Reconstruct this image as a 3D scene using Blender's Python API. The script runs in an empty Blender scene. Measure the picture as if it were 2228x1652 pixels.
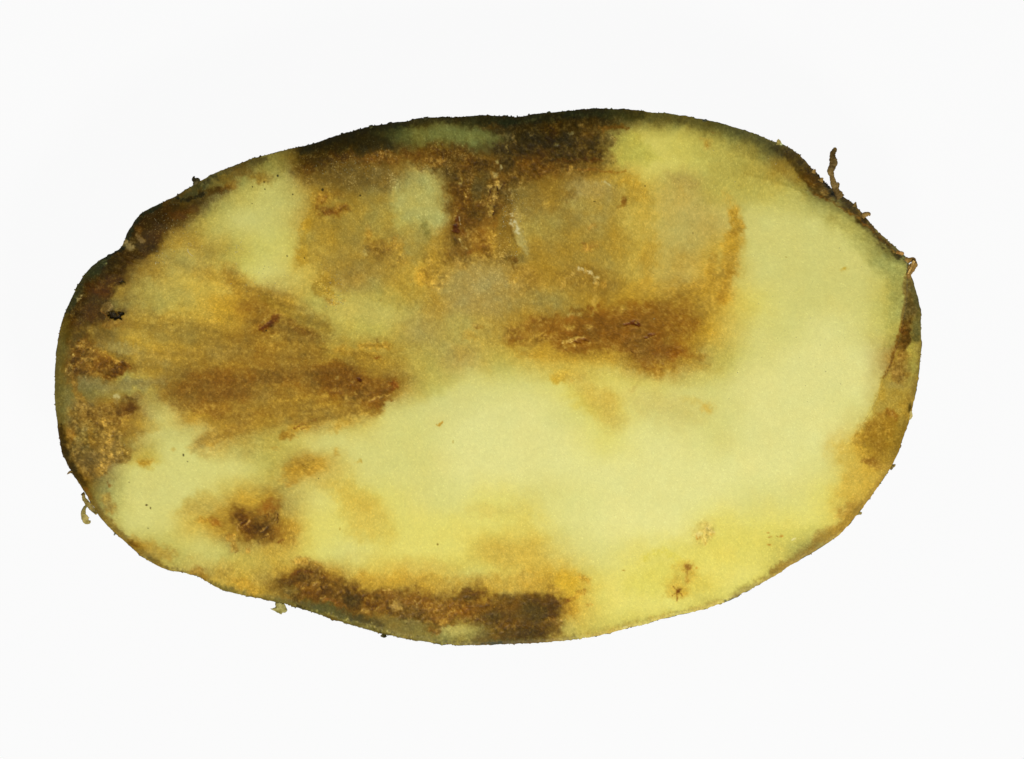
import bpy, math
import numpy as np

# ------------------------------------------------------------------ scene, camera, light
sc = bpy.context.scene
sc.unit_settings.system = 'METRIC'
sc.unit_settings.scale_length = 0.01          # one unit is a centimetre
sc.render.resolution_x, sc.render.resolution_y = 1024, 759
U = 0.01                                      # units per picture pixel on the cut plane
CAMZ = 70.0
cam = bpy.data.cameras.new('camera')
cam.sensor_width = 36.0
cam.lens = 36.0 * CAMZ / (1024 * U)
cam.clip_end = 500
camo = bpy.data.objects.new('camera', cam)
camo.location = (0, 0, CAMZ)
sc.collection.objects.link(camo)
sc.camera = camo

w = bpy.data.worlds.new('World'); sc.world = w; w.use_nodes = True
bgn = w.node_tree.nodes['Background']
bgn.inputs[0].default_value = (1.0, 1.0, 0.86, 1)
bgn.inputs[1].default_value = 0.10

def area(name, loc, target, size, power, col):
    l = bpy.data.lights.new(name, 'AREA'); l.shape = 'DISK'; l.size = size
    l.energy = power; l.color = col
    o = bpy.data.objects.new(name, l); sc.collection.objects.link(o)
    o.location = loc
    d = np.array(target, float) - np.array(loc, float)
    import mathutils
    o.rotation_euler = mathutils.Vector(d).to_track_quat('-Z', 'Y').to_euler()
    return o
area('key_lamp', (5, -15, 22), (0.3, -0.3, 0), 5, 6600, (1.0, 0.985, 0.93))
area('fill_lamp', (-13, 5, 26), (0, 0, 0), 9, 1540, (1.0, 1.0, 0.93))

sc.view_settings.view_transform = 'Standard'
sc.view_settings.look = 'None'
sc.view_settings.exposure = 0
sc.view_settings.gamma = 1

# ------------------------------------------------------------------ helpers
rng = np.random.default_rng(7)
def hash_lat(seed, n=256):
    return np.random.default_rng(seed).random((n, n)).astype(np.float32) * 2 - 1
def vnoise(x, y, seed):
    L = hash_lat(seed)
    xi = np.floor(x).astype(np.int64); yi = np.floor(y).astype(np.int64)
    fx = (x - xi); fy = (y - yi)
    fx = fx*fx*fx*(fx*(fx*6-15)+10); fy = fy*fy*fy*(fy*(fy*6-15)+10)
    a = L[yi % 256, xi % 256]; b = L[yi % 256, (xi+1) % 256]
    c = L[(yi+1) % 256, xi % 256]; d = L[(yi+1) % 256, (xi+1) % 256]
    return (a*(1-fx)+b*fx)*(1-fy) + (c*(1-fx)+d*fx)*fy
def fbm(x, y, cell, octv, seed, rough=0.55):
    s = 0; a = 1; t = 0; cs, sn = math.cos(.6), math.sin(.6)
    for i in range(octv):
        s = s + a*vnoise(x/cell+17.3*i, y/cell+5.1*i, seed+i)
        t += a; a *= rough; cell /= 2.03
        x, y = x*cs - y*sn, x*sn + y*cs
    return s / t * 1.6
def sst(a, b, x):
    t = np.clip((x-a)/(b-a), 0, 1); return t*t*(3-2*t)
def lin(c):
    c = np.asarray(c, float)/255.0
    return np.where(c <= .04045, c/12.92, ((c+.055)/1.055)**2.4)

O2P = 1024.0/2228.0
TILES = dict(A=(160,400,2.4756), B=(1000,400,2.4756), C=(1800,400,2.4756), D=(2700,400,2.1219),
             E=(160,1000,2.4756), F=(1000,1000,2.4756), G=(1800,1000,2.4756), H=(2700,1000,2.1219),
             I=(160,1600,2.4756), J=(600,2000,2.4756), K=(1400,2000,2.4756), L=(2200,1900,2.1219),
             M=(3100,1500,1.8354), S=(2240,400,1.3769), N=(1000,1600,2.4756), R=(1000,400,1.3769), Q=(160,900,1.3769), U=(1600,1400,1.3769), O=(0,0,0.54395), P=(0,0,0.25))
def tp(t, pts):
    x0, y0, s = TILES[t]
    return [((x0 + x/s)/4.0, (y0 + y/s)/4.0) for x, y in pts]
def ts(t): return 1.0/TILES[t][2]/4.0

# ------------------------------------------------------------------ outline of the cut potato (picture-plane tracing, cm/100)
OUT = [(199.1,576.6),(229.9,558.1),(249.6,547.2),(262.8,538.4),(266.5,530.8),(273.8,512),(283.7,494.4),(290.3,481.2),(309,461.5),
(324.3,452.7),(348.5,441.7),(361.7,434.5),(370.5,432),(394.6,417.5),(416.6,404.3),(434.2,393.3),(460.6,379),(484.7,368),(504.5,361.5),
(524.3,353.8),(541.9,346.1),(557.2,341.7),(576.6,337.3),(594.5,331.8),(631.8,323),(667,315.4),(697.8,306.6),(728.5,295.6),(763.7,285.7),
(787.8,279.1),(809.8,272),(827.4,271.5),(856,266.4),(886.7,263),(904.3,258.7),(930.7,255),(950.4,255.5),(972.4,253.7),(1005.4,253.8),
(1033.5,251),(1045,250.5),(1089,251.6),(1120,253.4),(1134,253.6),(1146.1,250.5),(1170.3,246),(1198.8,243.9),(1231.8,240.6),(1264.7,237.4),
(1293.3,235.2),(1330.7,235.8),(1363.6,236.9),(1396.6,239.6),(1418.5,244),(1447.1,246.1),(1468.7,248.3),(1500,253),(1532.8,259.9),
(1560,265),(1589.2,272.7),(1620,282),(1648.1,291.2),(1689.2,307.3),(1708,314),(1725.1,322.7),(1742,338),(1758.4,353.4),(1775,373),(1789.1,389.3),
(1809.6,408.6),(1835.3,426.5),(1860.9,444.5),(1878.9,465),(1890,480),(1901.9,494.4),(1930.1,521.4),(1948,536),(1966,550.8),(1973,560),
(1978,570),(1980,585),(1982.7,597.8),(1991,625),(1999.3,649.1),(2003,668),(2004.5,687.5),(2006,725),(2006.5,761.8),(2001.9,802.9),(1996.3,843.9),
(1991,872),(1984,902.8),(1967.3,951),(1954.4,985.8),(1938.1,1017.4),(1917.3,1049),(1893.6,1082.6),(1864,1120.1),(1843,1146),(1822.5,1167.1),
(1778.1,1195.2),(1730.7,1223.9),(1670.9,1261.7),(1629.9,1282.2),(1594,1302.7),(1571,1312.5),(1530,1325.7),(1490,1335),(1453,1343.7),
(1376.1,1364.2),(1340,1373.5),(1299.2,1383.4),(1248,1391.1),(1200,1396.6),(1160,1398.8),(1113.1,1401),(1060,1403),(1003.2,1403.6),(965,1402),
(937.3,1398.8),(882.3,1388.9),(838.4,1381),(805.4,1371.3),(765.8,1360),(730,1349),(699.9,1338.4),(651.6,1323),(623,1314.2),(583.5,1305.4),
(524.1,1294.4),(482.4,1283.5),(467,1275.7),(436.3,1257.6),(425,1252),(409.9,1248.3),(387,1244),(365.9,1241.2),(344,1232.4),(326.4,1221.7),
(302.4,1206.5),(280.4,1186.7),(247.4,1158.1),(218.9,1127.4),(205.7,1107.6),(181.5,1065.9),(159.5,1035.1),(150.8,1017.5),(137.6,995.5),
(131,969.2),(124.4,925.2),(120,887.9),(117.8,860),(118.9,807.6),(121.7,765.9),(125.5,735.1),(132.1,706.5),(139.8,680),(147.6,664.8),
(152.9,651.6),(163.9,629.6),(174.9,607.7),(185,594)]
CX, CY = 1040*O2P, 820*O2P
op = np.array(OUT)*O2P
th = np.arctan2(op[:,1]-CY, op[:,0]-CX); rr = np.hypot(op[:,0]-CX, op[:,1]-CY)
order = np.argsort(th); th = th[order]; rr = rr[order]
# dense outline table, exact chords
NT = 7200
tt = np.linspace(-math.pi, math.pi, NT, endpoint=False)
thx = np.concatenate([th[-2:]-2*math.pi, th, th[:2]+2*math.pi]); rx = np.concatenate([rr[-2:], rr, rr[:2]])
ix = np.clip(np.searchsorted(thx, tt, side='right')-1, 0, len(thx)-2)
x1, y1 = rx[ix]*np.cos(thx[ix]), rx[ix]*np.sin(thx[ix]); x2, y2 = rx[ix+1]*np.cos(thx[ix+1]), rx[ix+1]*np.sin(thx[ix+1])
dx, dy = x2-x1, y2-y1
RT = (x1*dy - y1*dx)/(np.cos(tt)*dy - np.sin(tt)*dx)
k = np.hanning(41); k /= k.sum()
RT = np.convolve(np.concatenate([RT[-20:], RT, RT[:20]]), k, 'valid')
ox, oy = RT*np.cos(tt), RT*np.sin(tt)
arc = np.concatenate([[0], np.cumsum(np.hypot(np.diff(ox), np.diff(oy)))])
def ring_noise(cell, seed, octv=3):
    n = fbm(arc, arc*0+3.7, cell, octv, seed)
    f = sst(0, 60, arc); return n*f
RT0 = RT.copy()
RT = RT + 0.42*ring_noise(7, 31) + 0.5*np.maximum(ring_noise(4, 37, 2)-.35, 0)*2.0
# local obliquity (normal . radial)
gx, gy = np.gradient(np.concatenate([ox[-1:],ox,ox[:1]]))[1:-1], np.gradient(np.concatenate([oy[-1:],oy,oy[:1]]))[1:-1]
nl = np.hypot(gx, gy); nxo, nyo = gy/nl, -gx/nl
ob = np.abs(nxo*np.cos(tt) + nyo*np.sin(tt))
tt2 = np.concatenate([tt, [math.pi]])
def Rof(a): return np.interp(a, tt2, np.append(RT, RT[0]))
def Obof(a): return np.interp(a, tt2, np.append(ob, ob[0]))
def nyof(a): return np.interp(a, tt2, np.append(nyo, nyo[0]))
def nxof(a): return np.interp(a, tt2, np.append(nxo, nxo[0]))

# ------------------------------------------------------------------ pigment raster, some shade and glints painted in
X0, Y0, X1, Y1, RS = 42, 96, 938, 660, 2.0
W_, H_ = int((X1-X0)*RS), int((Y1-Y0)*RS)
gx_, gy_ = np.meshgrid(X0+(np.arange(W_)+.5)/RS, Y0+(np.arange(H_)+.5)/RS)
gx_ = gx_.astype(np.float32); gy_ = gy_.astype(np.float32)
PAL = dict(W=(223,220,144), C=(214,209,124), Y=(221,211,108), P=(192,172,94), G=(202,168,66), K=(190,176,84), T=(168,138,56), S=(174,146,74),
           O=(170,122,38), B=(134,88,28), D=(88,58,20), X=(50,40,16), V=(80,76,34), N=(122,108,48), R=(122,72,20))
GRID = """
NNNNNNNXXXVVXXXXNNNNNNNNN
NNNNNNNXXVVNXXXDYYKKNNNNN
NNNNNNKDDBTDBDBTYYKKTDDDD
NNNDNKCTNTKDBNTTGPKKKNDDD
XXXDKCCTTKKBBKTTGPPCCCKDD
XXDTTKYGTOTOTTTTGPGCCCCNN
VVDGGYCGSTGSSOTTGPGCCCCKN
VXTKGOOKKKTSSTTOOOGYCCCKN
VDTTTOBTKKSKTOBBROGCCWCKN
NBTTTOBTTTKSKGGGBOKCWWWBT
NNKTBBBBBBKCCCYYYCCWWWWTT
NBBCOOTOGCCWWWCYCCCWWWCOT
DNTCCTKCCCCWWWWYWWCWWWGOT
DDCCCCKOCCCWWWWWWWWWWCGTT
NNCCCGTCYYCCYCCWWWWCCYGTT
NNCCGBOYYYYYYYCWWWYYYYOTT
NNTKCKGYCYYYGGCCYYYYKNNNN
NNTTTGTBGGGKYGGYYYYYKNNNN
NNNNNNNDDBBBDDGYYYKKNNNNN
NNNNNNNNNNNKDDKKKKKKNNNNN""".split()
gi = np.array([[PAL[c] for c in r] for r in GRID], float)
def n_at(seed, cell, octv, rough=.55): return fbm(gx_, gy_, cell, octv, seed, rough).astype(np.float32)
wx, wy = n_at(101, 34, 5, .6), n_at(151, 34, 5, .6)
wfx, wfy = n_at(201, 9, 4, .65), n_at(251, 9, 4, .65)
nm = n_at(271, 17, 5, .65)
wgx, wgy = n_at(281, 3.4, 3, .6), n_at(291, 3.4, 3, .6); brk = n_at(295, 2.2, 3, .65)
WX = gx_ + 5*wx + .8*wfx; WY = gy_ + 5*wy + .8*wfy
bxg = (WX/O2P-120)/80.0; byg = (WY/O2P-240)/60.0
def sample(gr, x, y):
    h, w2 = gr.shape[:2]
    x = np.clip(x, 0, w2-1.001); y = np.clip(y, 0, h-1.001)
    xi = x.astype(int); yi = y.astype(int); fx = (x-xi)[...,None]; fy = (y-yi)[...,None]
    fx = fx*fx*(3-2*fx); fy = fy*fy*(3-2*fy)
    return (gr[yi,xi]*(1-fx)+gr[yi,xi+1]*fx)*(1-fy) + (gr[yi+1,xi]*(1-fx)+gr[yi+1,xi+1]*fx)*fy
IMG = np.zeros((H_, W_, 3), np.float32)
for dx_, dy_ in ((0,0),(.3,.2),(-.3,.2),(.3,-.25),(-.3,-.25)):
    IMG += sample(gi, bxg+dx_, byg+dy_).astype(np.float32)/5
CR = np.zeros((H_, W_), np.float32)     # crumbly decayed tissue
HT = np.zeros((H_, W_), np.float32)     # height, in pixels
GL = np.zeros((H_, W_), np.float32)     # moist grainy surface, its glints painted as pale dots

def seg_dist(X, Y, pts):
    best = None
    for (ax, ay), (bx, by) in zip(pts[:-1], pts[1:]):
        vx, vy = bx-ax, by-ay; L2 = vx*vx+vy*vy+1e-9
        t = np.clip(((X-ax)*vx+(Y-ay)*vy)/L2, 0, 1)
        d = np.hypot(X-ax-t*vx, Y-ay-t*vy)
        best = d if best is None else np.minimum(best, d)
    return best
def inside(X, Y, pts):
    c = np.zeros(X.shape, bool); n = len(pts)
    for i in range(n):
        (ax, ay), (bx, by) = pts[i], pts[(i+1) % n]
        if ay == by: continue
        cond = ((ay > Y) != (by > Y)) & (X < (bx-ax)*(Y-ay)/(by-ay)+ax)
        c ^= cond
    return c
def paint(t, kind, col, pts, wd=None, a=.8, s=None, c=0, h=0, wp=1.0, g=0, n=.35):
    """lay one patch of colour; kind e ellipse, s streak, p area. sizes in tracing pixels of tile t"""
    k_ = ts(t); P = tp(t, pts)
    if kind == 'e':
        rx_, ry_ = wd[0]*k_, wd[1]*k_; an = math.radians(wd[2]) if len(wd) > 2 else 0
        ext = max(rx_, ry_)*1.7+2
    elif kind == 's': ext = wd*k_*1.2 + (s or wd*.4)*k_*1.5 + 2
    else: ext = (s or 20)*k_*1.6+2
    ext += 3*wp
    xs = [p[0] for p in P]; ys = [p[1] for p in P]
    ia = max(int((min(xs)-ext-X0)*RS), 0); ib = min(int((max(xs)+ext-X0)*RS)+1, W_)
    ja = max(int((min(ys)-ext-Y0)*RS), 0); jb = min(int((max(ys)+ext-Y0)*RS)+1, H_)
    if ib <= ia or jb <= ja: return
    sl = (slice(ja, jb), slice(ia, ib))
    size = (min(rx_, ry_) if kind == 'e' else (wd*k_/2 if kind == 's' else 12))
    q = wp*min(1.6, size/6.0); qf = wp*(min(1.4, size/5.0) if size < 8 else .75)
    X = gx_[sl] + q*3.8*wx[sl] + qf*2.6*wfx[sl]; Y = gy_[sl] + q*3.8*wy[sl] + qf*2.6*wfy[sl]
    g_ = (1.9 if wp else 0)*min(1.0, size/1.6)
    X = X + g_*wgx[sl]; Y = Y + g_*wgy[sl]
    if kind == 'e':
        ca, sa = math.cos(an), math.sin(an); ux, uy = X-P[0][0], Y-P[0][1]
        r = np.hypot((ux*ca+uy*sa)/rx_, (-ux*sa+uy*ca)/ry_)
        so = .75 if s is None else s
        m = 1-sst(1-so, 1+so*.8, r)
    elif kind == 's':
        d = seg_dist(X, Y, P); hw = wd*k_/2; so = (wd*.4 if s is None else s)*k_
        m = 1-sst(hw-so*.6, hw+so, d)
    else:
        so = (20 if s is None else s)*k_*1.5
        d = seg_dist(X, Y, P+[P[0]]); d = np.where(inside(X, Y, P), -d, d)
        m = 1-sst(-so, so, d)
    m = m*(1 + n*wfx[sl]*(1-m)*1.6)
    if size > 3: m = m*(1 + .30*nm[sl]*a)
    if size < 2.6 and wp: m = m*((.22 + .98*sst(-.3, .35, brk[sl])) if (h > 0 and kind == 's') else (.45 + .75*sst(-.45, .3, brk[sl])))
    m = np.clip(m, 0, 1)
    if a: IMG[sl] += (np.array(col, np.float32)-IMG[sl])*(m*a)[...,None]
    if c: CR[sl] = np.maximum(CR[sl]*(1-.5*m), c*np.clip(m*1.25-.25+.35*nm[sl]*m, 0, 1))
    if h: HT[sl] += h*m
    if g: GL[sl] = np.maximum(GL[sl], g*m)
exec_list = []
def F(t, kind, col, pts, wd=None, **kw): exec_list.append((t, kind, col, pts, wd, kw))

#FEATURES#
# --- tile A
F('A','p',(62,40,14),[(510,1634),(660,1550),(810,1460),(890,1270),(1000,1120),(1200,1020),(1420,970),(1600,930),(1850,860),(1860,900),(1650,960),(1550,1080),(1400,1250),(1250,1350),(1180,1450),(1050,1540),(920,1634)],s=60,a=.9,g=.8)
F('A','e',(95,50,12),[(1400,1120)],(130,50,-25),a=.6)
F('A','e',(70,38,10),[(1740,892)],(140,36,-8),a=.8)
F('A','e',(150,98,36),[(1880,850)],(90,40,-10),a=.6)
F('A','p',(84,82,46),[(1300,985),(1500,850),(1800,690),(1830,700),(1700,800),(1590,900),(1400,965)],s=14,a=.95,c=.5,h=.4)
F('A','s',(34,30,14),[(1360,965),(1470,985),(1600,930)],34,a=.8)
F('A','s',(44,46,24),[(600,1590),(740,1505),(815,1440),(900,1270),(1010,1130),(1190,1040)],46,a=.9)
F('A','e',(40,24,6),[(1030,1490)],(140,60,-30),a=.8)
F('A','e',(60,34,8),[(1150,1180)],(120,80,-30),a=.5)
F('A','e',(158,130,74),[(872,1430)],(48,72,15),a=.9,s=.4,h=.6)
F('A','e',(150,116,72),[(980,1365)],(46,38),a=.8,s=.5,h=.5)
F('A','e',(125,82,32),[(985,1295)],(40,30),a=.7)
F('A','e',(168,134,48),[(1450,1480)],(160,160),a=.5)
F('A','s',(96,78,34),[(1830,690),(2000,650),(2228,590)],66,a=.7)
F('A','e',(124,84,28),[(1960,740)],(190,50,-15),a=.6,c=.2)
F('A','e',(160,122,44),[(2130,790)],(90,50),a=.5)
F('A','e',(190,180,98),[(1900,1000)],(200,110,-20),a=.4)
# --- tile B
F('B','e',(200,194,110),[(250,1050)],(300,230),a=.5)
F('B','e',(208,202,112),[(270,1450)],(230,200),a=.6)
F('B','p',(165,135,52),[(640,880),(980,880),(1400,1000),(1450,1300),(1500,1634),(500,1634),(520,1350),(600,1250),(620,1050)],s=40,a=.6)
F('B','s',(188,145,42),[(585,1220),(540,1350),(535,1600)],60,s=50,a=.6)
F('B','p',(78,54,19),[(470,540),(1100,540),(1500,480),(1900,470),(2228,430),(2228,1100),(2050,1000),(1930,800),(1850,720),(1700,690),(1500,600),(1350,650),(900,760),(650,780),(480,700)],s=55,a=.9,c=.45,g=1)
F('B','p',(44,38,15),[(480,480),(820,370),(1210,250),(1740,170),(2228,160),(2228,200),(1900,205),(1500,260),(1350,420),(1450,490),(1300,530),(1000,530),(700,540),(520,540)],s=45,a=.95,g=.7)
F('B','e',(62,54,22),[(1330,330)],(170,60),a=.6)
F('B','e',(98,94,42),[(2000,345)],(580,125,2),a=.85)
F('B','e',(138,140,72),[(2040,325)],(330,70,2),a=.85)
F('B','s',(40,36,18),[(1350,250),(1740,175),(2050,170)],30,a=.85)
F('B','e',(126,82,26),[(1350,590)],(330,55,-6),a=.65,c=.7)
F('B','e',(150,108,48),[(1820,620)],(170,50,10),a=.6,c=.8)
F('B','e',(60,42,14),[(760,600)],(200,60),a=.6)
F('B','e',(122,98,42),[(1080,740)],(330,90),a=.65,c=.35,g=1)
F('B','e',(128,104,46),[(780,830)],(180,70,20),a=.5,g=1)
F('B','p',(182,175,100),[(1560,690),(1750,720),(1860,830),(1910,1050),(1920,1200),(1850,1300),(1700,1300),(1520,1260),(1430,1100),(1410,900),(1480,760)],s=75,a=.95,g=.4)
F('B','e',(168,152,76),[(1640,1450)],(150,150),a=.8)
F('B','e',(128,116,48),[(1735,1290)],(38,100,-15),a=.7)  # green shadow beside the pale patch, painted in
F('B','e',(150,132,62),[(1380,1330)],(90,130),a=.5)
F('B','e',(168,112,38),[(700,1000)],(70,80),a=.7,c=.8)
F('B','e',(108,62,18),[(770,1130)],(95,50),a=.85,c=.7)
F('B','e',(140,86,26),[(900,1080)],(85,42),a=.7,c=.8)
F('B','e',(150,108,38),[(830,930)],(110,50),a=.5,c=.5)
F('B','e',(135,92,32),[(1250,1470)],(130,100,20),a=.75,c=.5)
F('B','e',(195,142,52),[(1410,1440)],(100,70),a=.8,c=.6,h=.7)
F('B','e',(196,146,52),[(1470,1580)],(90,60),a=.6,c=.6)
F('B','e',(105,62,14),[(1362,1470)],(11,26,-20),a=.8,h=-1)
F('B','e',(172,118,40),[(1155,1320)],(30,70),a=.6,c=.4)
F('B','e',(200,178,98),[(1140,1512)],(24,24),a=.8,h=.6)
F('B','e',(150,114,40),[(130,770)],(120,60),a=.6,c=.3)
for x,y,r in ((275,750,10),(718,888,13),(140,812,7),(25,860,6),(148,884,6),(424,935,6),(1092,945,9),(368,1545,6),(540,1565,6),(22,1025,5)):
    F('B','e',(34,32,12),[(x,y)],(r,r*1.2),a=.95,s=.4,wp=0)
F('B','p',(98,66,22),[(1930,800),(2228,800),(2228,1200),(2160,1634),(1950,1634),(2000,1400),(1990,1200),(1930,1000)],s=40,a=.8,c=.5)
F('B','e',(150,100,38),[(2080,1560)],(130,100),a=.6,c=.5)
F('B','s',(186,148,74),[(2045,1060),(2015,1200)],26,a=.8,h=1.2)
F('B','s',(190,150,78),[(2170,1280),(2180,1370)],34,a=.8,h=1.3)
F('B','e',(70,30,10),[(2042,1280)],(30,42),a=.95,s=.4,h=-4,wp=.5)
F('B','e',(96,52,22),[(2052,1190)],(18,46,5),a=.9,s=.4,h=-2.5,wp=.5)
F('B','s',(196,182,150),[(2070,1160),(2085,1230)],9,a=.8,wp=.3,h=.6)
F('B','e',(84,56,24),[(2048,1400)],(26,36),a=.8,h=-2)
F('B','s',(205,182,108),[(2080,1370),(2110,1440),(2150,1480)],20,a=.85,h=1.2)
F('B','e',(110,60,18),[(2110,1310)],(40,30),a=.7)
F('B','s',(168,130,58),[(2130,800),(2150,900),(2110,990)],26,a=.6,c=.8,h=.8)
F('B','e',(165,135,62),[(2075,810)],(18,36),a=.7,h=.8)
F('B','e',(165,135,62),[(1925,980)],(16,50),a=.7,h=.5)
# --- tile C
F('C','e',(140,104,40),[(900,950)],(230,200),a=.6)
F('C','p',(64,46,18),[(300,230),(700,180),(1000,140),(1400,110),(1700,150),(1560,260),(1490,340),(1490,480),(1530,600),(1000,610),(700,620),(450,560),(420,440),(560,330)],s=32,a=.92,c=.6)
F('C','e',(36,30,13),[(1000,410)],(230,70),a=.75,c=.4)
F('C','e',(38,30,12),[(760,420)],(90,110),a=.7)
F('C','e',(98,62,26),[(400,240)],(130,40),a=.6,c=.4)
F('C','e',(100,70,30),[(1400,330)],(90,120),a=.5,c=.5)
F('C','s',(46,46,22),[(300,190),(500,190),(700,200),(900,160),(1300,125),(1600,120),(1900,140)],60,s=35,a=.85)
F('C','s',(86,50,14),[(1000,600),(1250,592),(1510,590)],30,a=.8)
F('C','s',(116,76,28),[(1480,280),(1650,255),(1770,285)],30,a=.85,s=14)
F('C','e',(105,66,24),[(1560,300)],(90,20,-20),a=.6)
F('C','p',(98,66,23),[(0,470),(450,560),(1000,600),(1500,625),(1450,680),(1150,700),(950,720),(720,840),(620,1050),(480,1140),(350,1180),(200,1250),(0,1050)],s=40,a=.88,c=.6)
F('C','e',(84,72,38),[(300,830)],(80,140,8),a=.8,c=.2)
F('C','e',(52,38,14),[(560,640)],(90,90),a=.75,c=.5)
F('C','e',(62,40,13),[(320,650)],(90,60),a=.7)
F('C','e',(70,50,18),[(250,1080)],(80,70),a=.5,c=.4)
F('C','e',(160,120,44),[(1180,700)],(80,26,-10),a=.6,c=.5)
for x,y,rx_,ry_,cc in ((465,615,24,24,(172,152,84)),(500,668,14,22,(178,160,98)),(440,745,30,42,(198,176,106)),(382,868,24,38,(182,146,72)),(480,850,30,34,(186,152,78)),(95,810,18,34,(165,140,66)),(572,485,15,38,(150,124,62)),(155,960,14,50,(170,130,60)),(1200,350,26,26,(120,110,64)),(1320,270,30,24,(124,96,46)),(820,340,20,40,(100,78,36)),(650,370,20,40,(120,90,42)),(1190,660,30,20,(176,126,50)),(1060,440,24,12,(120,110,60)),(320,1000,16,18,(180,140,64))):
    F('C','e',cc,[(x,y)],(rx_,ry_),a=.85,s=.55,h=1.2,wp=1.6)
F('C','s',(176,136,62),[(470,840),(440,950),(395,1040),(405,1130)],44,a=.85,h=1.4,s=14,wp=1.3)
F('C','s',(188,158,84),[(590,890),(628,960)],18,a=.8,h=1)
F('C','s',(178,140,66),[(545,930),(585,985)],16,a=.7,h=1)
F('C','s',(160,118,50),[(390,690),(450,800)],36,a=.5,c=.6,h=.8)
for P in ([(545,825),(505,870)],[(468,860),(478,930)],[(585,915),(590,970)],[(400,900),(370,990)],[(438,1060),(432,1130)]):
    F('C','s',(58,28,8),P,12,a=.85,h=-1.5,wp=.4)
F('C','e',(140,120,58),[(700,1010)],(130,110),a=.7,g=1)
F('C','e',(132,112,50),[(540,1230)],(60,170),a=.6,g=1)
F('C','s',(184,170,102),[(640,1120),(655,1240),(700,1330),(760,1480)],62,a=.75,s=45)
F('C','s',(208,202,146),[(648,1200),(665,1250),(690,1300)],26,a=.85,s=16,h=.5)
F('C','s',(100,80,34),[(585,1090),(598,1230),(620,1340),(675,1450)],13,a=.75,s=14,wp=.5,h=-1)
F('C','e',(110,68,20),[(615,1590)],(55,40),a=.8)
F('C','e',(116,96,44),[(700,1560)],(60,60),a=.5)
F('C','e',(174,152,88),[(1400,880)],(240,120,12),a=.7)
F('C','s',(150,96,30),[(1150,700),(1300,690),(1450,690),(1650,725),(1740,695)],22,a=.65,c=.4)
F('C','s',(206,192,128),[(1510,800),(1600,860)],16,a=.8,h=.6)
F('C','s',(192,148,48),[(1760,770),(1850,880),(1920,970),(1930,1150),(1950,1400),(1990,1634)],110,s=90,a=.65)
F('C','e',(128,72,18),[(1722,1000)],(26,52),a=.85)
F('C','s',(150,100,32),[(1720,1030),(1660,1065)],22,a=.7)
F('C','e',(168,114,42),[(1400,1270)],(38,30,-40),a=.75,c=.3)
F('C','e',(182,122,46),[(1390,1465)],(70,42),a=.75,c=.6)
F('C','e',(150,106,36),[(1190,930)],(70,60),a=.65,c=.3)
F('C','e',(152,118,42),[(1230,1190)],(110,150),a=.55)
F('C','e',(176,132,44),[(980,1050)],(110,50),a=.5,c=.3)
F('C','e',(155,118,42),[(1000,1500)],(280,100),a=.5)
F('C','e',(176,160,82),[(1350,1050)],(160,70),a=.5)
F('C','e',(200,190,110),[(2150,1250)],(150,200),a=.5)
for x,y,a_,b_ in ((1430,1005,13,6),(1595,628,6,7),(1618,622,6,7),(1932,852,7,5)):
    F('C','e',(36,34,14),[(x,y)],(a_,b_),a=.95,s=.4,wp=0)
F('C','e',(156,106,38),[(300,1400)],(220,130),a=.6,c=.5)
F('C','e',(118,70,22),[(170,1510)],(60,25,-30),a=.8,h=-1)
F('C','e',(178,132,50),[(440,1330)],(50,90),a=.5,c=.6)
# --- tile G
F('G','e',(166,146,82),[(420,330)],(220,200),a=.45)
F('G','e',(150,106,36),[(760,270)],(170,90,20),a=.6,c=.4)
F('G','e',(108,64,18),[(618,108)],(42,36),a=.85)
F('G','e',(192,144,54),[(665,255)],(32,46),a=.8,c=.4,h=.6)
F('G','e',(180,132,46),[(625,300)],(40,30),a=.6,c=.5)
F('G','e',(168,118,38),[(780,390)],(130,60),a=.5,c=.3)
F('G','e',(182,132,48),[(130,160)],(40,60),a=.6,c=.5)
F('G','e',(146,106,38),[(1300,300)],(270,140),a=.75,c=.3)
F('G','e',(154,138,64),[(960,500)],(220,80,10),a=.5)
F('G','e',(138,108,48),[(1550,400)],(150,110),a=.45)
F('G','e',(196,156,56),[(1850,420)],(230,150,-25),a=.5)
F('G','s',(172,126,38),[(1990,250),(1880,420)],60,s=50,a=.5)
F('G','p',(140,92,28),[(680,740),(1000,690),(1130,640),(1400,620),(1520,590),(1800,560),(2100,520),(2228,540),(2228,1100),(2100,1180),(1950,1150),(1850,1050),(1600,1010),(1200,1000),(900,990),(620,950),(580,800)],s=45,a=.85,c=.35)
F('G','p',(124,78,22),[(1150,710),(1500,650),(1750,660),(2100,740),(2228,830),(2228,1000),(2000,1060),(1800,960),(1550,930),(1400,890),(1150,830)],s=60,a=.85,c=.3)
F('G','s',(176,130,42),[(700,1040),(1000,1050),(1400,1050),(1750,1070)],50,s=60,a=.5)
F('G','s',(122,78,24),[(1180,600),(1400,585)],30,a=.7)
F('G','s',(216,198,140),[(1295,195),(1360,235),(1400,250)],38,a=.9,h=1.2,s=14)
F('G','s',(205,182,112),[(1400,245),(1465,280),(1435,330)],34,a=.85,h=1,s=14)
F('G','s',(198,158,74),[(1210,225),(1185,275),(1120,310),(1110,390)],34,a=.8,h=1,s=14)
F('G','s',(194,150,66),[(1445,320),(1440,420)],22,a=.7)
F('G','e',(202,168,80),[(1435,520)],(40,60),a=.8,h=.5)
F('G','s',(188,148,66),[(1445,570),(1405,650)],22,a=.7)
F('G','s',(198,168,90),[(1160,632),(1290,642)],24,a=.8,h=.8,s=10)
F('G','e',(186,132,48),[(1525,335)],(30,42),a=.7,c=.4)
F('G','e',(160,98,32),[(1180,670)],(60,26),a=.6)
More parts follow.
